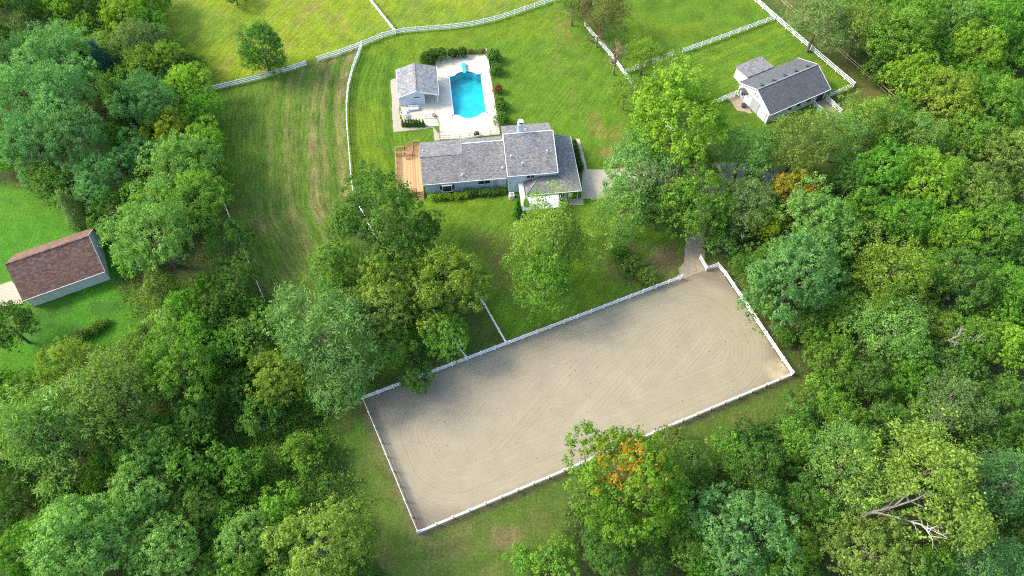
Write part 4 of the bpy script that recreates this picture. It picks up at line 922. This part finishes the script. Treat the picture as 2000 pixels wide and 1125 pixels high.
CO = dict(teal=(0.139,0.281,0.101), teald=(0.108,0.227,0.080), bluesp=(0.050,0.115,0.090), bright=(.195,.325,.050), vivid=(0.133,0.281,0.047), mid=(0.134,0.252,0.047), dark=(0.072,0.145,0.034), olive=(0.169,0.247,0.062), yell=(0.240,0.308,0.045), yolive=(0.178,0.262,0.050), pale=(.175,.300,.080), paley=(0.196,0.291,0.064), silver=(0.147,0.269,0.086), grey=(0.156,0.234,0.082), deep=(0.098,0.192,0.044), rust=(0.170,0.110,0.040))
NPL = [0]
TREES = []
def tree(px, py, rpx, kind, colr, label, name=None, cat='tree', group=None, leaf=None, var=None, sq=1.0, base=False, loc=None):
    """px, py, rpx: where the crown is seen in the photograph and how big; the root stands under it"""
    i = NPL[0]; NPL[0] += 1; rnd = random.Random(i * 13 + 5)
    P_ = PROTO[kind]; R0, zc, me, tm = P_[(i if var is None else var) % len(P_)]
    rpx = rpx * (1.07 if rpx > 22 else 1.0); s = rpx / pxscale(px, py) / R0
    if loc is not None: p = loc
    else:
        for _ in range(4): z = zc * s * sq; s = rpx / pxscale(px, py, z) / R0
        q = G(px, py, 0.0 if base else zc * s * sq); p = Vector((q.x, q.y, 0))
    nm = name or {'spruce': 'spruce_tree', 'pine': 'pine_tree', 'column': 'arborvitae', 'dwarf': 'dwarf_conifer', 'shrub': 'shrub', 'box': 'clipped_bush', 'maple': 'maple_tree'}.get(kind, 'broadleaf_tree')
    root = empty(nm, p, rnd.random() * 6.28, label, cat, group); root.scale = (s * rnd.uniform(.95, 1.05), s * rnd.uniform(.95, 1.05), s * sq)
    t = inst('trunk', tm, root); c = inst('crown', me, root)
    b = CO[colr] if isinstance(colr, str) else colr; f = rnd.uniform(.92, 1.1)
    c.color = (b[0] * f * rnd.uniform(.94, 1.06), b[1] * f, b[2] * f, 1)
    if leaf: c.material_slots[0].link = 'OBJECT'; c.material_slots[0].material = M[leaf]
    TREES.append((px, py, rpx, label, p, R0 * s, zc * s))
    return root
LW, RW, CW, BW_ = 'trees of the woods on the left', 'trees of the woods on the right', 'trees between house and arena', 'trees in the lower woods'
for t in [
 # ---- upper left woods
 (28,12,46,'broad','dark','dark green tree filling the top left corner',LW),
 (55,48,34,'willow','grey','grey-green wispy tree below the top left corner tree',LW),
 (118,14,34,'broad','bright','bright green tree at the top edge, right of the top left corner',LW),
 (165,12,34,'broad','dark','dark tree at the top edge, left of the bright green tree by the far paddock',LW),
 (174,62,30,'small','mid','small round mid-green tree standing alone in the brown gap near the top left',LW),
 (245,30,44,'broad','bright','bright green tree beside the far paddock at the top left',LW),
 (292,52,32,'broad','vivid','vivid green tree at the very edge of the far paddock, top left',LW),
 (290,14,30,'broad','mid','mid-green tree at the top edge where the far paddock begins',LW),
 (268,84,44,'willow','grey','pale grey-green tree by the far paddock, under the vivid green tree',LW),
 (205,95,34,'broad','paley','yellow-green tree between the big teal pines and the grey-green tree',LW),
 (112,105,58,'pine','teal','tall teal pine, uppermost of the big pines at left',LW),
 (22,110,38,'pine','teald','teal pine cut by the left edge, beside the uppermost big pine',LW),
 (38,180,58,'pine','teal','big teal pine touching the left edge of the picture',LW),
 (122,190,66,'pine','teal','broad teal pine in the centre of the big pines at left',LW),
 (55,270,62,'pine','teal','lowest left of the big teal pines, above the neighbouring lawn',LW),
 (150,275,62,'pine','teald','darker teal pine with visible boughs, lowest right of the big pines',LW),
 (206,132,30,'spruce','bluesp','dark blue-green spruce between the teal pines and yellow-olive tree',LW),
 (278,124,38,'broad','yolive','yellow-olive tree left of the far paddock fence end',LW),
 (322,118,36,'broad','yolive','yellow-olive tree leaning over the far paddock edge',LW),
 (325,150,26,'small','teald','small blue-green tree under the yellow-olive trees',LW),
 (288,200,58,'pine','teald','dusky blue-green pine just left of the fence end',LW),
 (240,215,40,'spruce','dark','dark spruce in the shade between the teal pines',LW),
 (372,168,40,'broad','bright','bright lime tree at the left end of the paddock fence',LW),
 (398,212,36,'broad','vivid','vivid green tree below the left end of the paddock fence',LW),
 (330,252,40,'broad','yell','yellow-green upright tree below the dusky pine',LW),
 (402,282,40,'broad','bright','bright green tree bulging into the streaked paddock',LW),
 (270,300,40,'pine','teald','small teal pine under the yellow-green upright tree',LW),
 (355,330,62,'broad','pale','pale green tree on the edge of the streaked paddock',LW),
 (195,350,48,'pine','teald','dark teal pine overhanging the neighbouring lawn',LW),
 (298,455,84,'pine','pale','large pale sea-green tree just right of the brown-roofed outbuilding',LW),
 (385,400,62,'broad','mid','mid-green tree between the pale sea-green tree and streaked paddock',LW),
 (420,350,36,'broad','mid','mid-green tree on the paddock edge below the bright bulging tree',LW),
 (445,470,44,'broad','deep','deep green tree by the half-hidden white fence',LW),
 (142,408,26,'spruce','grey','small grey-green spruce on the neighbouring lawn',LW),
 (62,338,26,'pine','teal','low teal bough-like pine at the top of the neighbouring lawn',LW),
 # ---- left middle scrub
 (460,545,44,'broad','deep','deep green tree at the lower end of the half-hidden fence',LW),
 (405,565,36,'small','mid','mid-green bushy tree in the scrub right of the outbuilding',LW),
 (360,600,34,'small','vivid','vivid green bushy tree in the middle of the scrub',LW),
 (310,560,28,'small','olive','olive bushy tree at the upper edge of the scrub',LW),
 (425,615,40,'small','dark','dark bushy tree at the lower right of the scrub',LW),
 (320,630,30,'small','pale','pale bushy tree at the lower left of the scrub',LW),
 (480,600,30,'small','mid','mid-green bushy tree where the half-hidden fence ends',LW),
 (22,640,46,'broad','dark','dark round tree on the left edge below the outbuilding',LW),
 # ---- lower left woods
 (92,845,98,'willow','pale','very large pale green tree on the left edge',BW_),
 (225,770,84,'willow','olive','large olive-grey tree right of the very large pale one',BW_),
 (352,722,72,'broad','mid','mid-green tree above the dark gap in the lower left woods',BW_),
 (128,712,50,'broad','yolive','yellowish tree bordering the neighbouring lawn',BW_),
 (60,760,40,'broad','mid','mid-green tree on the lower corner of the neighbouring lawn',BW_),
 (440,690,36,'small','vivid','vivid vine-covered tree near the old snag',BW_),
 (290,885,58,'broad','deep','deep green shaded tree under the olive-grey tree',BW_),
 (385,815,40,'broad','deep','deep green shaded tree right of the dark gap',BW_),
 (275,965,58,'maple','pale','pale tufted tree in the lower left woods',BW_),
 (160,1065,86,'maple','pale','large light green tufted tree at the lower left edge',BW_),
 (40,1090,62,'maple','vivid','vivid green tree in the bottom left corner',BW_),
 (318,1070,62,'broad','pale','pale green tree at the bottom edge, left of the narrow dark gap',BW_),
 (482,1052,50,'broad','pale','pale green tree at the bottom edge, right of the narrow dark gap',BW_),
 (622,1072,84,'broad','paley','large yellow-green tree at the bottom edge beside the mown strip',BW_),
 (30,975,46,'broad','dark','dark shaded tree on the left edge under the very large pale tree',BW_),
 (380,985,42,'broad','deep','deep green tree between the pale tufted tree and brush',BW_),
 (470,915,36,'small','mid','mid-green bushy tree in the upper brush of the lower woods',BW_),
 (545,985,36,'small','vivid','vivid bushy tree in the lower brush near the mown strip',BW_),
 (505,810,40,'small','deep','deep green bushy tree below the yellow-olive tree',BW_),
 (590,880,34,'small','mid','mid-green bushy tree at the edge of the mown strip',BW_),
 (470,760,36,'small','dark','dark bushy tree in the gap left of the yellow-olive tree',BW_),
 # ---- centre
 (735,440,92,'broad','deep','large deep green tree in front of the timber deck',CW),
 (830,450,34,'broad','dark','dark bough-like tree right of the large deep green one by the deck',CW),
 (660,520,44,'broad','mid','mid-green tree on the streaked paddock corner',CW),
 (775,535,66,'broad','yolive','yellow-tinged oak in the middle of the central grove',CW),
 (872,560,74,'broad','yolive','yellow-tinged oak leaning over the fence to the arena',CW),
 (632,650,96,'willow','silver','large silvery green tree at the left of the central grove',CW),
 (735,610,62,'broad','olive','olive-green oak in the lower central grove',CW),
 (672,742,56,'willow','silver','silvery green tree at the upper left arena corner',CW),
 (545,735,54,'broad','yolive','yellow-olive tree on the left of the silvery grove tree',CW),
 (762,680,44,'broad','mid','mid-green tree behind the upper arena fence, left',CW),
 (868,655,44,'broad','mid','mid-green low oak bough tree beside the upper arena fence',CW),
 (815,735,28,'small','deep','small deep green tree touching the upper arena fence',CW),
 (1080,468,80,'willow','paley','light yellow-green tree on the front lawn, above a darker drooping one',CW),
 (1064,550,62,'willow','mid','mid-green drooping tree below the light one on the front lawn',CW),
 (1020,520,34,'airy','mid','thin mid-green tree at the left of the front lawn pair',CW),
 # ---- right of the house
 (1318,240,90,'maple','bright','large bright green maple between house and barn',RW),
 (1255,330,66,'broad','silver','grey-green tree overhanging the concrete driveway',RW),
 (1215,415,60,'willow','pale','pale green weeping tree at the driveway corner',RW),
 (1290,405,52,'broad','deep','deep green tree right of the pale weeping one',RW),
 (1358,400,62,'broad','mid','mid-green tree above the arena entrance path',RW),
 (1365,325,36,'broad','mid','mid-green tree under the large bright maple',RW),
 (1258,110,34,'airy','yolive','yellowish sapling behind the short fence stub',RW),
 (1308,140,34,'airy','olive','olive sapling below the short fence stub',RW),
 (1222,182,34,'airy','paley','yellow-green bush-like tree on the slanting fence',RW),
 (1285,190,30,'airy','yolive','yellowish tree tucked above the large bright maple',RW),
 (1120,10,36,'airy','olive','olive tree at the top edge by the end of the curved fence',RW),
 (1175,25,46,'airy',(.15,.15,.06),'brownish olive tree at the top edge beside the bare tree',RW),
 (1452,300,56,'airy','pale','pale airy tree below the white barn gable',RW),
 (1560,282,66,'airy','olive','olive-grey airy tree in front of the barn wall',RW),
 (1455,400,52,'airy','grey','grey-green airy tree right of the arena entrance path',RW),
 (1405,475,26,'small','pale','small pale tree at the arena entrance',RW),
 (1546,378,44,'broad',(.28,.27,.05),'golden tree with orange tips in the right woods',RW),
 (1500,440,36,'broad','yell','yellow-green tree left below the golden one',RW),
 (1600,440,70,'broad','pale','light green tree right below the golden one',RW),
 (1550,545,80,'maple','silver','large dark silvery maple by the right end of the arena',RW),
 (1480,530,44,'broad','deep','deep green tree on the left flank of the silvery maple',RW),
 (1735,540,76,'airy','yolive','yellow-green airy tree in the middle of the right woods',RW),
 (1880,550,60,'broad','deep','deep green round tree right of the yellow-green airy one',RW),
 (1640,270,50,'airy','pale','pale airy tree at the barn run',RW),
 (1690,235,52,'willow','paley','pale willowy tree at the paddock fence corner',RW),
 # ---- right woods, upper
 (1600,45,56,'willow','grey','grey-green willowy tree at the head of the pole fence',RW),
 (1680,60,52,'willow','olive','olive willowy tree over the pole fence, top right',RW),
 (1745,75,58,'broad','mid','mid-green tree in the upper right woods',RW),
 (1800,40,52,'broad','mid','second mid-green tree at the top edge of the right woods',RW),
 (1862,40,50,'broad','pale','pale tree at the top edge of the right woods',RW),
 (1955,45,56,'broad','vivid','vivid green tree in the top right corner',RW),
 (1905,95,44,'maple','bright','bright lime tree below the top right corner',RW),
 (1780,150,48,'broad','bright','bright green tree above the yellowing tree at right',RW),
 (1850,190,56,'broad','yolive','yellowing tree in the upper right woods',RW),
 (1715,130,26,'small','deep','small deep green tree beside the pole fence',RW),
 (1940,200,54,'broad','mid','mid-green tree near the right edge, right of the yellowing one',RW),
 (1750,225,36,'broad','vivid','vivid green tree at the lower end of the pole fence',RW),
 (1800,265,46,'airy','pale','pale airy tree under the yellowing tree',RW),
 (1890,270,50,'broad','mid','mid-green tree below the yellowing tree, towards the right edge',RW),
 (1965,300,52,'broad','olive','olive tree on the right edge, upper half',RW),
 (1730,330,54,'broad','vivid','vivid green viny tree in the right woods',RW),
 (1815,350,58,'broad','bright','bright green tree in the centre of the right woods',RW),
 (1900,370,54,'broad','olive','olive tree right of the bright one in the right woods',RW),
 (1670,350,40,'broad','deep','deep green shaded tree left of the viny one',RW),
 (1770,430,52,'broad','vivid','vivid green tree above the yellow-green airy one',RW),
 (1860,455,48,'broad','bright','bright green tree above the deep green round one',RW),
 (1950,440,54,'broad','mid','mid-green tree on the right edge above the middle',RW),
 (1670,450,34,'small','deep','deep green low tree beside the dead snag in the right woods',RW),
 (1970,560,50,'broad','vivid','vivid green tree on the right edge at mid-height',RW),
 (1660,610,44,'broad','mid','mid-green tree right of the silvery maple',RW),
 (1735,650,66,'airy','pale','pale airy tree under the yellow-green airy one',RW),
 (1820,640,44,'airy','yolive','yellowing thin tree with bare stems in the right woods',RW),
 (1620,690,48,'broad','mid','mid-green tree facing the right arena corner',RW),
 (1690,740,46,'broad','deep','deep green tree behind the right arena corner',RW),
 (1900,660,48,'broad','mid','mid-green tree near the right edge below the middle',RW),
 (1965,680,46,'broad','bright','bright lime tree on the right edge below the middle',RW),
 (1780,740,44,'broad','vivid','vivid green tree above the grey airy one',RW),
 # ---- lower right woods
 (1860,790,58,'airy','grey','grey-green airy tree with pale twigs near the right edge',BW_),
 (1640,810,44,'broad','mid','mid-green tree below the right arena corner',BW_),
 (1945,800,52,'broad','deep','deep green tree on the right edge, lower half',BW_),
 (1730,830,44,'broad','deep','deep green tree left of the grey airy one',BW_),
 (1650,905,72,'airy','pale','pale green tree left of the white-limbed one',BW_),
 (1945,950,74,'willow','teald','large grey-teal tree on the right edge, lower corner',BW_),
 (1925,1085,66,'willow','teald','grey-teal tree in the bottom right corner',BW_),
 (1700,1080,74,'broad','olive','olive tree at the bottom edge under the white-limbed one',BW_),
 (1440,1040,80,'maple','silver','large silvery green tufted maple at the bottom edge',BW_),
 (1345,1050,50,'broad','mid','mid-green tree between orange-tipped and silvery maple',BW_),
 (1345,915,48,'broad','deep','deep green tree right of the orange-tipped maple',BW_),
 (1312,858,26,'broad','olive','small olive tree poking over the lower arena fence',BW_),
 (1480,920,54,'broad','deep','deep green tree below the mown strip at right',BW_),
 (1420,880,32,'small','mid','mid-green bushy tree on the mown strip right of the orange-tipped maple',BW_),
 (1560,860,42,'broad','mid','mid-green tree at the right end of the mown strip',BW_),
 (1550,1075,44,'broad','bright','bright green tree right of the silvery tufted maple',BW_),
 (1565,970,44,'broad','deep','deep green shaded tree above the silvery tufted maple',BW_),
 (1180,1075,46,'broad','deep','deep green tree at the bottom edge below the orange-tipped maple',BW_),
 (1085,1095,38,'small','mid','mid-green bushy tree at the bottom edge left of the orange-tipped maple',BW_),
 (1015,1090,24,'small','vivid','small vivid bush at the bottom edge on the mown strip',BW_),
 (1270,1090,40,'broad','dark','dark tree at the bottom edge under the orange-tipped maple',BW_),
]:
    tree(*t[:6], group=t[6], leaf='leaf_rust' if t[5].startswith('golden') else ('leaf_gold' if 'yellow-tinged' in t[5] or 'yellowing' in t[5] else None))
tree(1225,950,104,'maple',(.125,.225,.035),'large maple with orange-tipped crown at the lower arena fence', group=BW_, leaf='leaf_orange', var=1).rotation_euler.z = 0.0
tree(512,95,44,'oval','deep','lone dark green tree on the fence of the far left paddock', group=LW)
PALE = tree(1800,950,108,'airy','paley','large pale yellow-green tree with white limbs at lower right', group=BW_, var=1)
tree(457,-12,22,'small','mid','sapling at the top edge in the far left paddock', group=LW)
# narrow arborvitae and garden shrubs
tree(1010,408,9.5,'column','vivid','tall narrow arborvitae left of the white patio roof', cat='conifer', group='narrow arborvitae by the patio')
tree(1027,404,9.0,'column','mid','tall narrow arborvitae against the white patio roof', cat='conifer', group='narrow arborvitae by the patio')
for k, x in enumerate((787.5, 793.5, 799, 804.5, 810, 815, 821, 827.5)):
    wh = ['leftmost', 'second from left', 'third from left', 'fourth from left', 'fifth from left', 'sixth from left', 'second from right', 'rightmost'][k]
    tree(x, 247, 2.9, 'dwarf', 'deep', wh + ' of the eight dwarf conifers by the pool house gravel', cat='conifer', group='row of dwarf conifers', base=True, sq=1.7)
for x, y, r, c, lb in [(833,112,13,'dark','dark clipped bush at the back left corner of the pool terrace, left one'),(846,106,12,'dark','dark clipped bush at the back left corner of the pool terrace, right one'),(862,104,13,'deep','clipped bush behind the pool, left of the diving board'),(885,104,10,'dark','low clipped bush behind the pool, straight above the diving board'),(903,103,10,'dark','low clipped bush behind the pool, just right of the diving board'),
    (963,108,14,'deep','big round bush at the back right corner of the pool terrace'),(966.5,135,12,'deep','round bush beside the white board screen'),(973,174,9,'rust','brownish shrub midway along the right terrace edge'),(978,206,11,'deep','round bush right of the pool, third from the house'),(976,199,9,'dark','smaller dark bush right of the pool, behind a round one'),(981,233,13,'deep','round bush between pool terrace and tall house block')]:
    tree(x, y, r, 'box', c, lb, cat='shrub', group='clipped bushes round the pool terrace')
for k in range(5): tree(920 + k * 8.5, 101 - k * .2, 5.5, 'shrub', ['rust','grey','olive','rust','mid'][k], ['leftmost','second','middle','fourth','rightmost'][k] + ' of five low flowering plants behind the pool deck', cat='plant', group='low plants behind the pool')
for k in range(9): tree(844 + k * 8.2, 386 - k * .55, [7.5, 6.2, 8, 6.8, 7.4, 6, 8, 6.5, 7][k], 'shrub', 'yell' if k % 2 else 'bright', ['first','second','third','fourth','fifth','sixth','seventh','eighth','ninth'][k] + ' yellowish hosta from the deck steps, along the house front', 'hosta_plant', cat='plant', group='hostas along the house front')
for k in range(7): tree(917 + k * 11, 377 - k * .6, [9, 7.5, 8, 9.5, 8, 7.5, 6.5][k], 'shrub', 'deep', ['first','second','third','fourth','fifth','sixth','seventh'][k] + ' dark shrub right of the hostas, along the house front', cat='shrub', group='dark shrubs along the house front')
for k in range(7): tree(1121 + k * 2.0, 279 + k * 8, 6.5, 'box', 'dark', ['uppermost','second','third','fourth','fifth','sixth','lowest'][k] + ' dark clipped bush in the hedge right of the garage wing', cat='shrub', group='hedge beside the garage wing')
for k in range(6): tree(150 + k * 11, 660 - k * 6, [11, 13, 10, 13, 11, 9][k], 'shrub', 'olive' if k % 2 else 'mid', ['leftmost','second','third','fourth','fifth','rightmost'][k] + ' of the low shrubs in a slanting row on the neighbouring lawn', cat='shrub', group='slanting shrub row on the lawn')
for x, y, r, c, lb in [(1230,520,22,'olive','olive shrub on the brown patch beside the arena entrance'),(1262,540,18,'olive','low olive shrub below the brown patch, near the upper arena fence'),(1210,490,18,'mid','mid-green shrub left of the brown patch'),(1440,455,22,'grey','grey-green shrub beside the arena entrance fence'),(1450,510,20,'deep','deep green shrub under the right woods by the kinked fence'),(1500,600,20,'mid','mid-green shrub along the right arena fence, upper'),(1535,660,18,'mid','mid-green shrub along the right arena fence, lower'),(1590,345,22,'deep','deep green shrub below the barn run'),(1470,350,20,'grey','grey shrub beside the asphalt drive'),(1400,430,24,'grey','grey shrub between drive and arena path')]:
    tree(x, y, r, 'shrub', c, lb, cat='shrub', group='wild shrubs')

# bare trees and dead snags: tapering forked limbs
def bare(px, py, hgt, label, mat='twig', spread=.55, seed=1, depth=5, base_r=.22, lean=(0, 0), name='bare_tree', loc=None):
    rnd = random.Random(seed); p = loc or G(px, py); root = empty(name, p, 0, label, 'tree', 'bare and dead trees')
    tk = MB(); br = MB()
    def grow(a, d, L, r, lv):
        b = a + d * L; m = a.lerp(b, .5) + Vector((rnd.uniform(-.06, .06), rnd.uniform(-.06, .06), 0)) * L
        (tk if lv == 0 else br).tube([a, m, b], [r, r * .85, r * .68], 6 if lv < 2 else 4)
        if lv >= depth: return
        for k in range(rnd.choice((2, 3, 3)) if lv else 4):
            e = (d + Vector((rnd.gauss(0, spread), rnd.gauss(0, spread), rnd.gauss(.05, spread * .5)))).normalized(); grow(b if k < 2 else m, e, L * rnd.uniform(.55, .85), r * .66, lv + 1)
    grow(Vector((0, 0, -.1)), Vector((lean[0], lean[1], 1)).normalized(), hgt * .3, base_r, 0)
    tk.build('trunk', M[mat], root); br.build('branches', M[mat], root); return root
bare(1198,146,9.0,'bare grey-brown tree standing against the slanting fence right of the lawn', seed=4, depth=6)
bare(1165,92,6.5,'smaller bare tree left of the taller one at the slanting fence', seed=8)
bare(1490,372,7.5,'dead pale-limbed tree beside the asphalt drive', 'pale_bark', .8, 3, 5, .16, (.2, -.2), 'dead_tree')
bare(1680,478,7.5,'pale dead snag in the dark gap of the right woods', 'pale_bark', .6, 6, 4, .14, (.3, .1), 'dead_tree')
bare(1790,700,11,'leaning bare-limbed tree amid the right woods', 'pale_bark', .7, 12, 5, .13, (.5, .2), 'dead_tree')
bare(1845,812,10,'pale twiggy dead tree under the grey airy one', 'pale_bark', .7, 14, 5, .15, (-.5, 0), 'dead_tree')
bare(205,862,9,'grey dead limbs between the very large pale and olive-grey trees', 'twig', .6, 15, 4, .16, (-.3, .2), 'dead_tree')
bare(450,715,8,'crooked dead snag beside the vivid vine-covered tree', 'twig', .5, 17, 3, .16, (-.4, .3), 'dead_tree')
# white limbs showing in the gap of the large pale tree at lower right
def white_limbs():
    p0 = Vector(G(1770, 1000, 0)); 
    pts = [[(1704,1000,5),(1745,990,7.5),(1790,975,10),(1815,960,11.5)],[(1704,1000,5),(1750,1010,7.5),(1800,1025,9.5),(1850,1050,11)],[(1745,990,7.5),(1765,972,9.5),(1780,962,11)],[(1800,1025,9.5),(1810,1035,10.5),(1822,1055,11)]]
    root = empty('fallen_limb_tree', (G(1704,1000,5).x - .5, G(1704,1000,5).y, 0), 0, 'forked white trunk lying open in the pale tree at lower right', 'tree', 'bare and dead trees'); o = root.location
    MB().tube([(0,0,-.1),(.1,0,2.5),Vector(G(1704,1000,5)) - o], [.38,.32,.26], 7).build('trunk', M['pale_bark'], root)
    for i, l in enumerate(pts): MB().tube([Vector(G(*q)) - o for q in l], [.17 - .05 * (i > 1), .14 - .05 * (i > 1), .10 - .04 * (i > 1), .04][:len(l)], 6).build('limb', M['pale_bark'], root)
    rw = random.Random(3); tw = MB()
    for l in pts[:2] + pts[3:]:
        for a, b in zip(l[:-1], l[1:]):
            for k in range(4):
                p = Vector(G(*a)).lerp(Vector(G(*b)), rw.random()) - o; d = Vector((rw.gauss(.5, .8), rw.gauss(0, .9), rw.gauss(.1, .5))); q = p + d * rw.uniform(.6, 1.4)
                tw.tube([p, p.lerp(q, .5) + Vector((0, 0, .15)), q], [.06, .045, .015], 4)
                tw.tube([p.lerp(q, .5) + Vector((0, 0, .15)), q + Vector((rw.gauss(0, .5), rw.gauss(0, .5), .2))], [.03, .01], 4)
    tw.build('twigs', M['pale_bark'], root)
white_limbs()
# the crown opens round those limbs
cr = [c for c in PALE.children if c.name.startswith('crown')][0]; me = cr.data.copy(); cr.data = me
n = len(me.polygons); co = np.empty(len(me.vertices) * 3, np.float32); me.vertices.foreach_get('co', co); co = co.reshape(-1, 4, 3); tone = np.empty(n, np.float32); me.attributes['v'].data.foreach_get('value', tone)
mw = np.array(Matrix.Translation(PALE.location) @ PALE.rotation_euler.to_matrix().to_4x4() @ Matrix.Diagonal((*PALE.scale, 1))); wc = co.mean(1) @ mw[:3, :3].T + mw[:3, 3]
keep = np.ones(n, bool)
for l in [[(1704,1000,5),(1745,990,7.5),(1790,975,10)],[(1704,1000,5),(1750,1010,7.5),(1800,1025,9.5),(1840,1045,10.6)]]:
    for a, b in zip(l[:-1], l[1:]):
        for f in np.linspace(0, 1, 6):
            p = np.array(G(*a)) * (1 - f) + np.array(G(*b)) * f; d = np.array([0, 0, CAM_H]) - p; d /= np.linalg.norm(d)
            q = wc - p; t = np.clip(q @ d, -1.5, 12); keep &= np.linalg.norm(q - t[:, None] * d, axis=1) > .75
co = co[keep].reshape(-1, 3); k = int(keep.sum())
cr.data = npmesh('crown', co, np.arange(4 * k).reshape(k, 4), {'v': ('FACE', 'FLOAT', tone[keep])}, M['leaf'])

# ---- understorey trees in the gaps of the woods
WOODS = [[(-40,-30),(300,-30),(345,110),(400,165),(425,240),(450,400),(475,480),(440,540),(250,520),(200,430),(120,400),(60,365),(-40,360)],
         [(300,680),(430,660),(520,640),(560,760),(480,790),(420,830),(400,960),(460,1010),(560,1030),(700,1040),(720,1150),(-40,1150),(-40,790),(90,740),(180,700),(290,690)],
         [(640,580),(700,480),(800,470),(880,540),(900,640),(860,700),(712,770),(640,740)],
         [(1610,-30),(2040,-30),(2040,1150),(1130,1150),(1180,1000),(1420,890),(1560,800),(1570,740),(1520,620),(1440,520),(1430,440),(1520,380),(1640,350),(1690,280),(1760,215),(1640,90)]]
rnd = random.Random(99); DIRS = ['right of', 'above right of', 'above', 'above left of', 'left of', 'below left of', 'below', 'below right of']
seen = set(); spots = [(t[4].x, t[4].y, t[5]) for t in TREES]
heroes = [t for t in TREES if t[2] > 24 and t[3]]
UND = []; STOPW = 'the a of at in by and right left under with to on below above beside behind between over near where lower upper big tall very large half-hidden white own far'.split()
for wi, poly in enumerate(WOODS):
    W3 = [(p.x, p.y) for p in GP(poly)]; xs = [p[0] for p in W3]; ys = [p[1] for p in W3]
    cand = np.array([(rnd.uniform(min(xs), max(xs)), rnd.uniform(min(ys), max(ys))) for _ in range(2600)]); cand = cand[sdist(cand, W3) > 0]
    for x, y in cand:
        r = rnd.uniform(2.2, 3.6)
        if all(math.hypot(x - a, y - b) > .62 * c + .75 * r for a, b, c in spots):
            spots.append((x, y, r)); UND.append((x, y, r))
for x, y, r in UND:
    zc = 3.4 * r / 3
    d = np.array([x, y, zc - CAM_H]); k = d @ _F; px = 1000 + CAM_F * (d @ _RX) / k; py = 562.5 - CAM_F * (d @ _RU) / k; rp = r * CAM_F / k
    if px < -rp * .6 or px > 2000 + rp * .6 or py < -rp * .6 or py > 1125 + rp * .6: continue
    hs_ = sorted(heroes, key=lambda t: math.hypot(t[0] - px, t[1] - py))
    for h in hs_[:14]:
        dirn = DIRS[int(round(math.atan2(h[1] - py, px - h[0]) / (math.pi / 4))) % 8]
        if (h[3], dirn) not in seen: break
    dup = (h[3], dirn) in seen; seen.add((h[3], dirn))
    if dup: continue
    c = rnd.choice(['dark', 'deep', 'deep', 'mid', 'mid', 'vivid'])
    word = {'dark': 'dark', 'deep': 'deep green', 'mid': 'mid-green', 'vivid': 'vivid green'}[c]
    core_ = h[3].split()[:8]
    while core_[-1].rstrip(',') in STOPW: core_.pop()
    core_ = ' '.join(core_).rstrip(',')
    tree(px, py, rp, 'small', c, 'low %s tree %s the %s' % (word, dirn, core_), 'understorey_tree', group='understorey trees of the woods', loc=Vector((x, y, 0)))

# ---- brush: tangled weeds and brambles nobody could count
def brush(name, label, polys, dens, hmax, cols, seed):
    rng = np.random.default_rng(seed); cs = []; ns_ = []; vs_ = []
    for poly in polys:
        W3 = np.array([(p.x, p.y) for p in GP(poly)]); lo, hi = W3.min(0), W3.max(0); area_ = np.prod(hi - lo); m = int(area_ * dens)
        p = lo + rng.random((m, 2)) * (hi - lo); p = p[sdist(p, W3) + rng.normal(size=m) * 1.0 > 0]
        hump = fbm(p[:, 0] * .35 + seed, p[:, 1] * .35, 3); z = hmax * np.clip((hump - .3) * 2.2, .08, 1.2)
        e = .6; hx = fbm((p[:, 0] + e) * .35 + seed, p[:, 1] * .35, 3) - hump; hy = fbm(p[:, 0] * .35 + seed, (p[:, 1] + e) * .35, 3) - hump
        nr = np.stack([-hx * hmax * 3, -hy * hmax * 3, np.full(len(p), .8)], 1)
        cs.append(np.c_[p, z * (.55 + .5 * rng.random(len(p)))]); ns_.append(nr + rng.normal(size=nr.shape) * .6); vs_.append(np.clip(.55 * fbm(p[:, 0] * .8, p[:, 1] * .8 + 9, 2) + .5 * rng.random(len(p)), 0, 1))
    c = np.concatenate(cs); me = leaf_mesh(name, c, np.concatenate(ns_), .38, .17, np.concatenate(vs_), rng)
    o = link(bpy.data.objects.new(name, me)); o.color = (*cols, 1); tag(o, label, 'brush', kind='stuff'); return o
brush('weedy_brush', 'green weedy brush in the lower left woods beside the mown strip', [[(430,560),(520,600),(640,780),(650,880),(720,1020),(730,1150),(430,1150),(420,900),(380,760),(400,640)]], 60, 2.2, (.115, .220, .042), 3)
brush('scrub_weeds', 'tangled weeds and brambles on the rough slope right of the outbuilding', [[(235,555),(300,540),(440,540),(440,640),(300,660),(260,610)]], 22, .9, (.135, .20, .05), 4)
brush('forest_undergrowth', 'dark undergrowth beneath the trees of the woods', [WOODS[0], [(-40,800),(300,700),(430,700),(430,1150),(-40,1150)], WOODS[2], WOODS[3]], 6.5, 1.3, (.085, .155, .04), 6)
brush('bramble_edge', 'rough green edge growth below the mown strip, lower right', [[(1120,1000),(1400,900),(1560,800),(1600,900),(1500,1000),(1300,1010),(1180,1100),(1090,1080)]], 34, 1.3, (.10, .18, .042), 8)
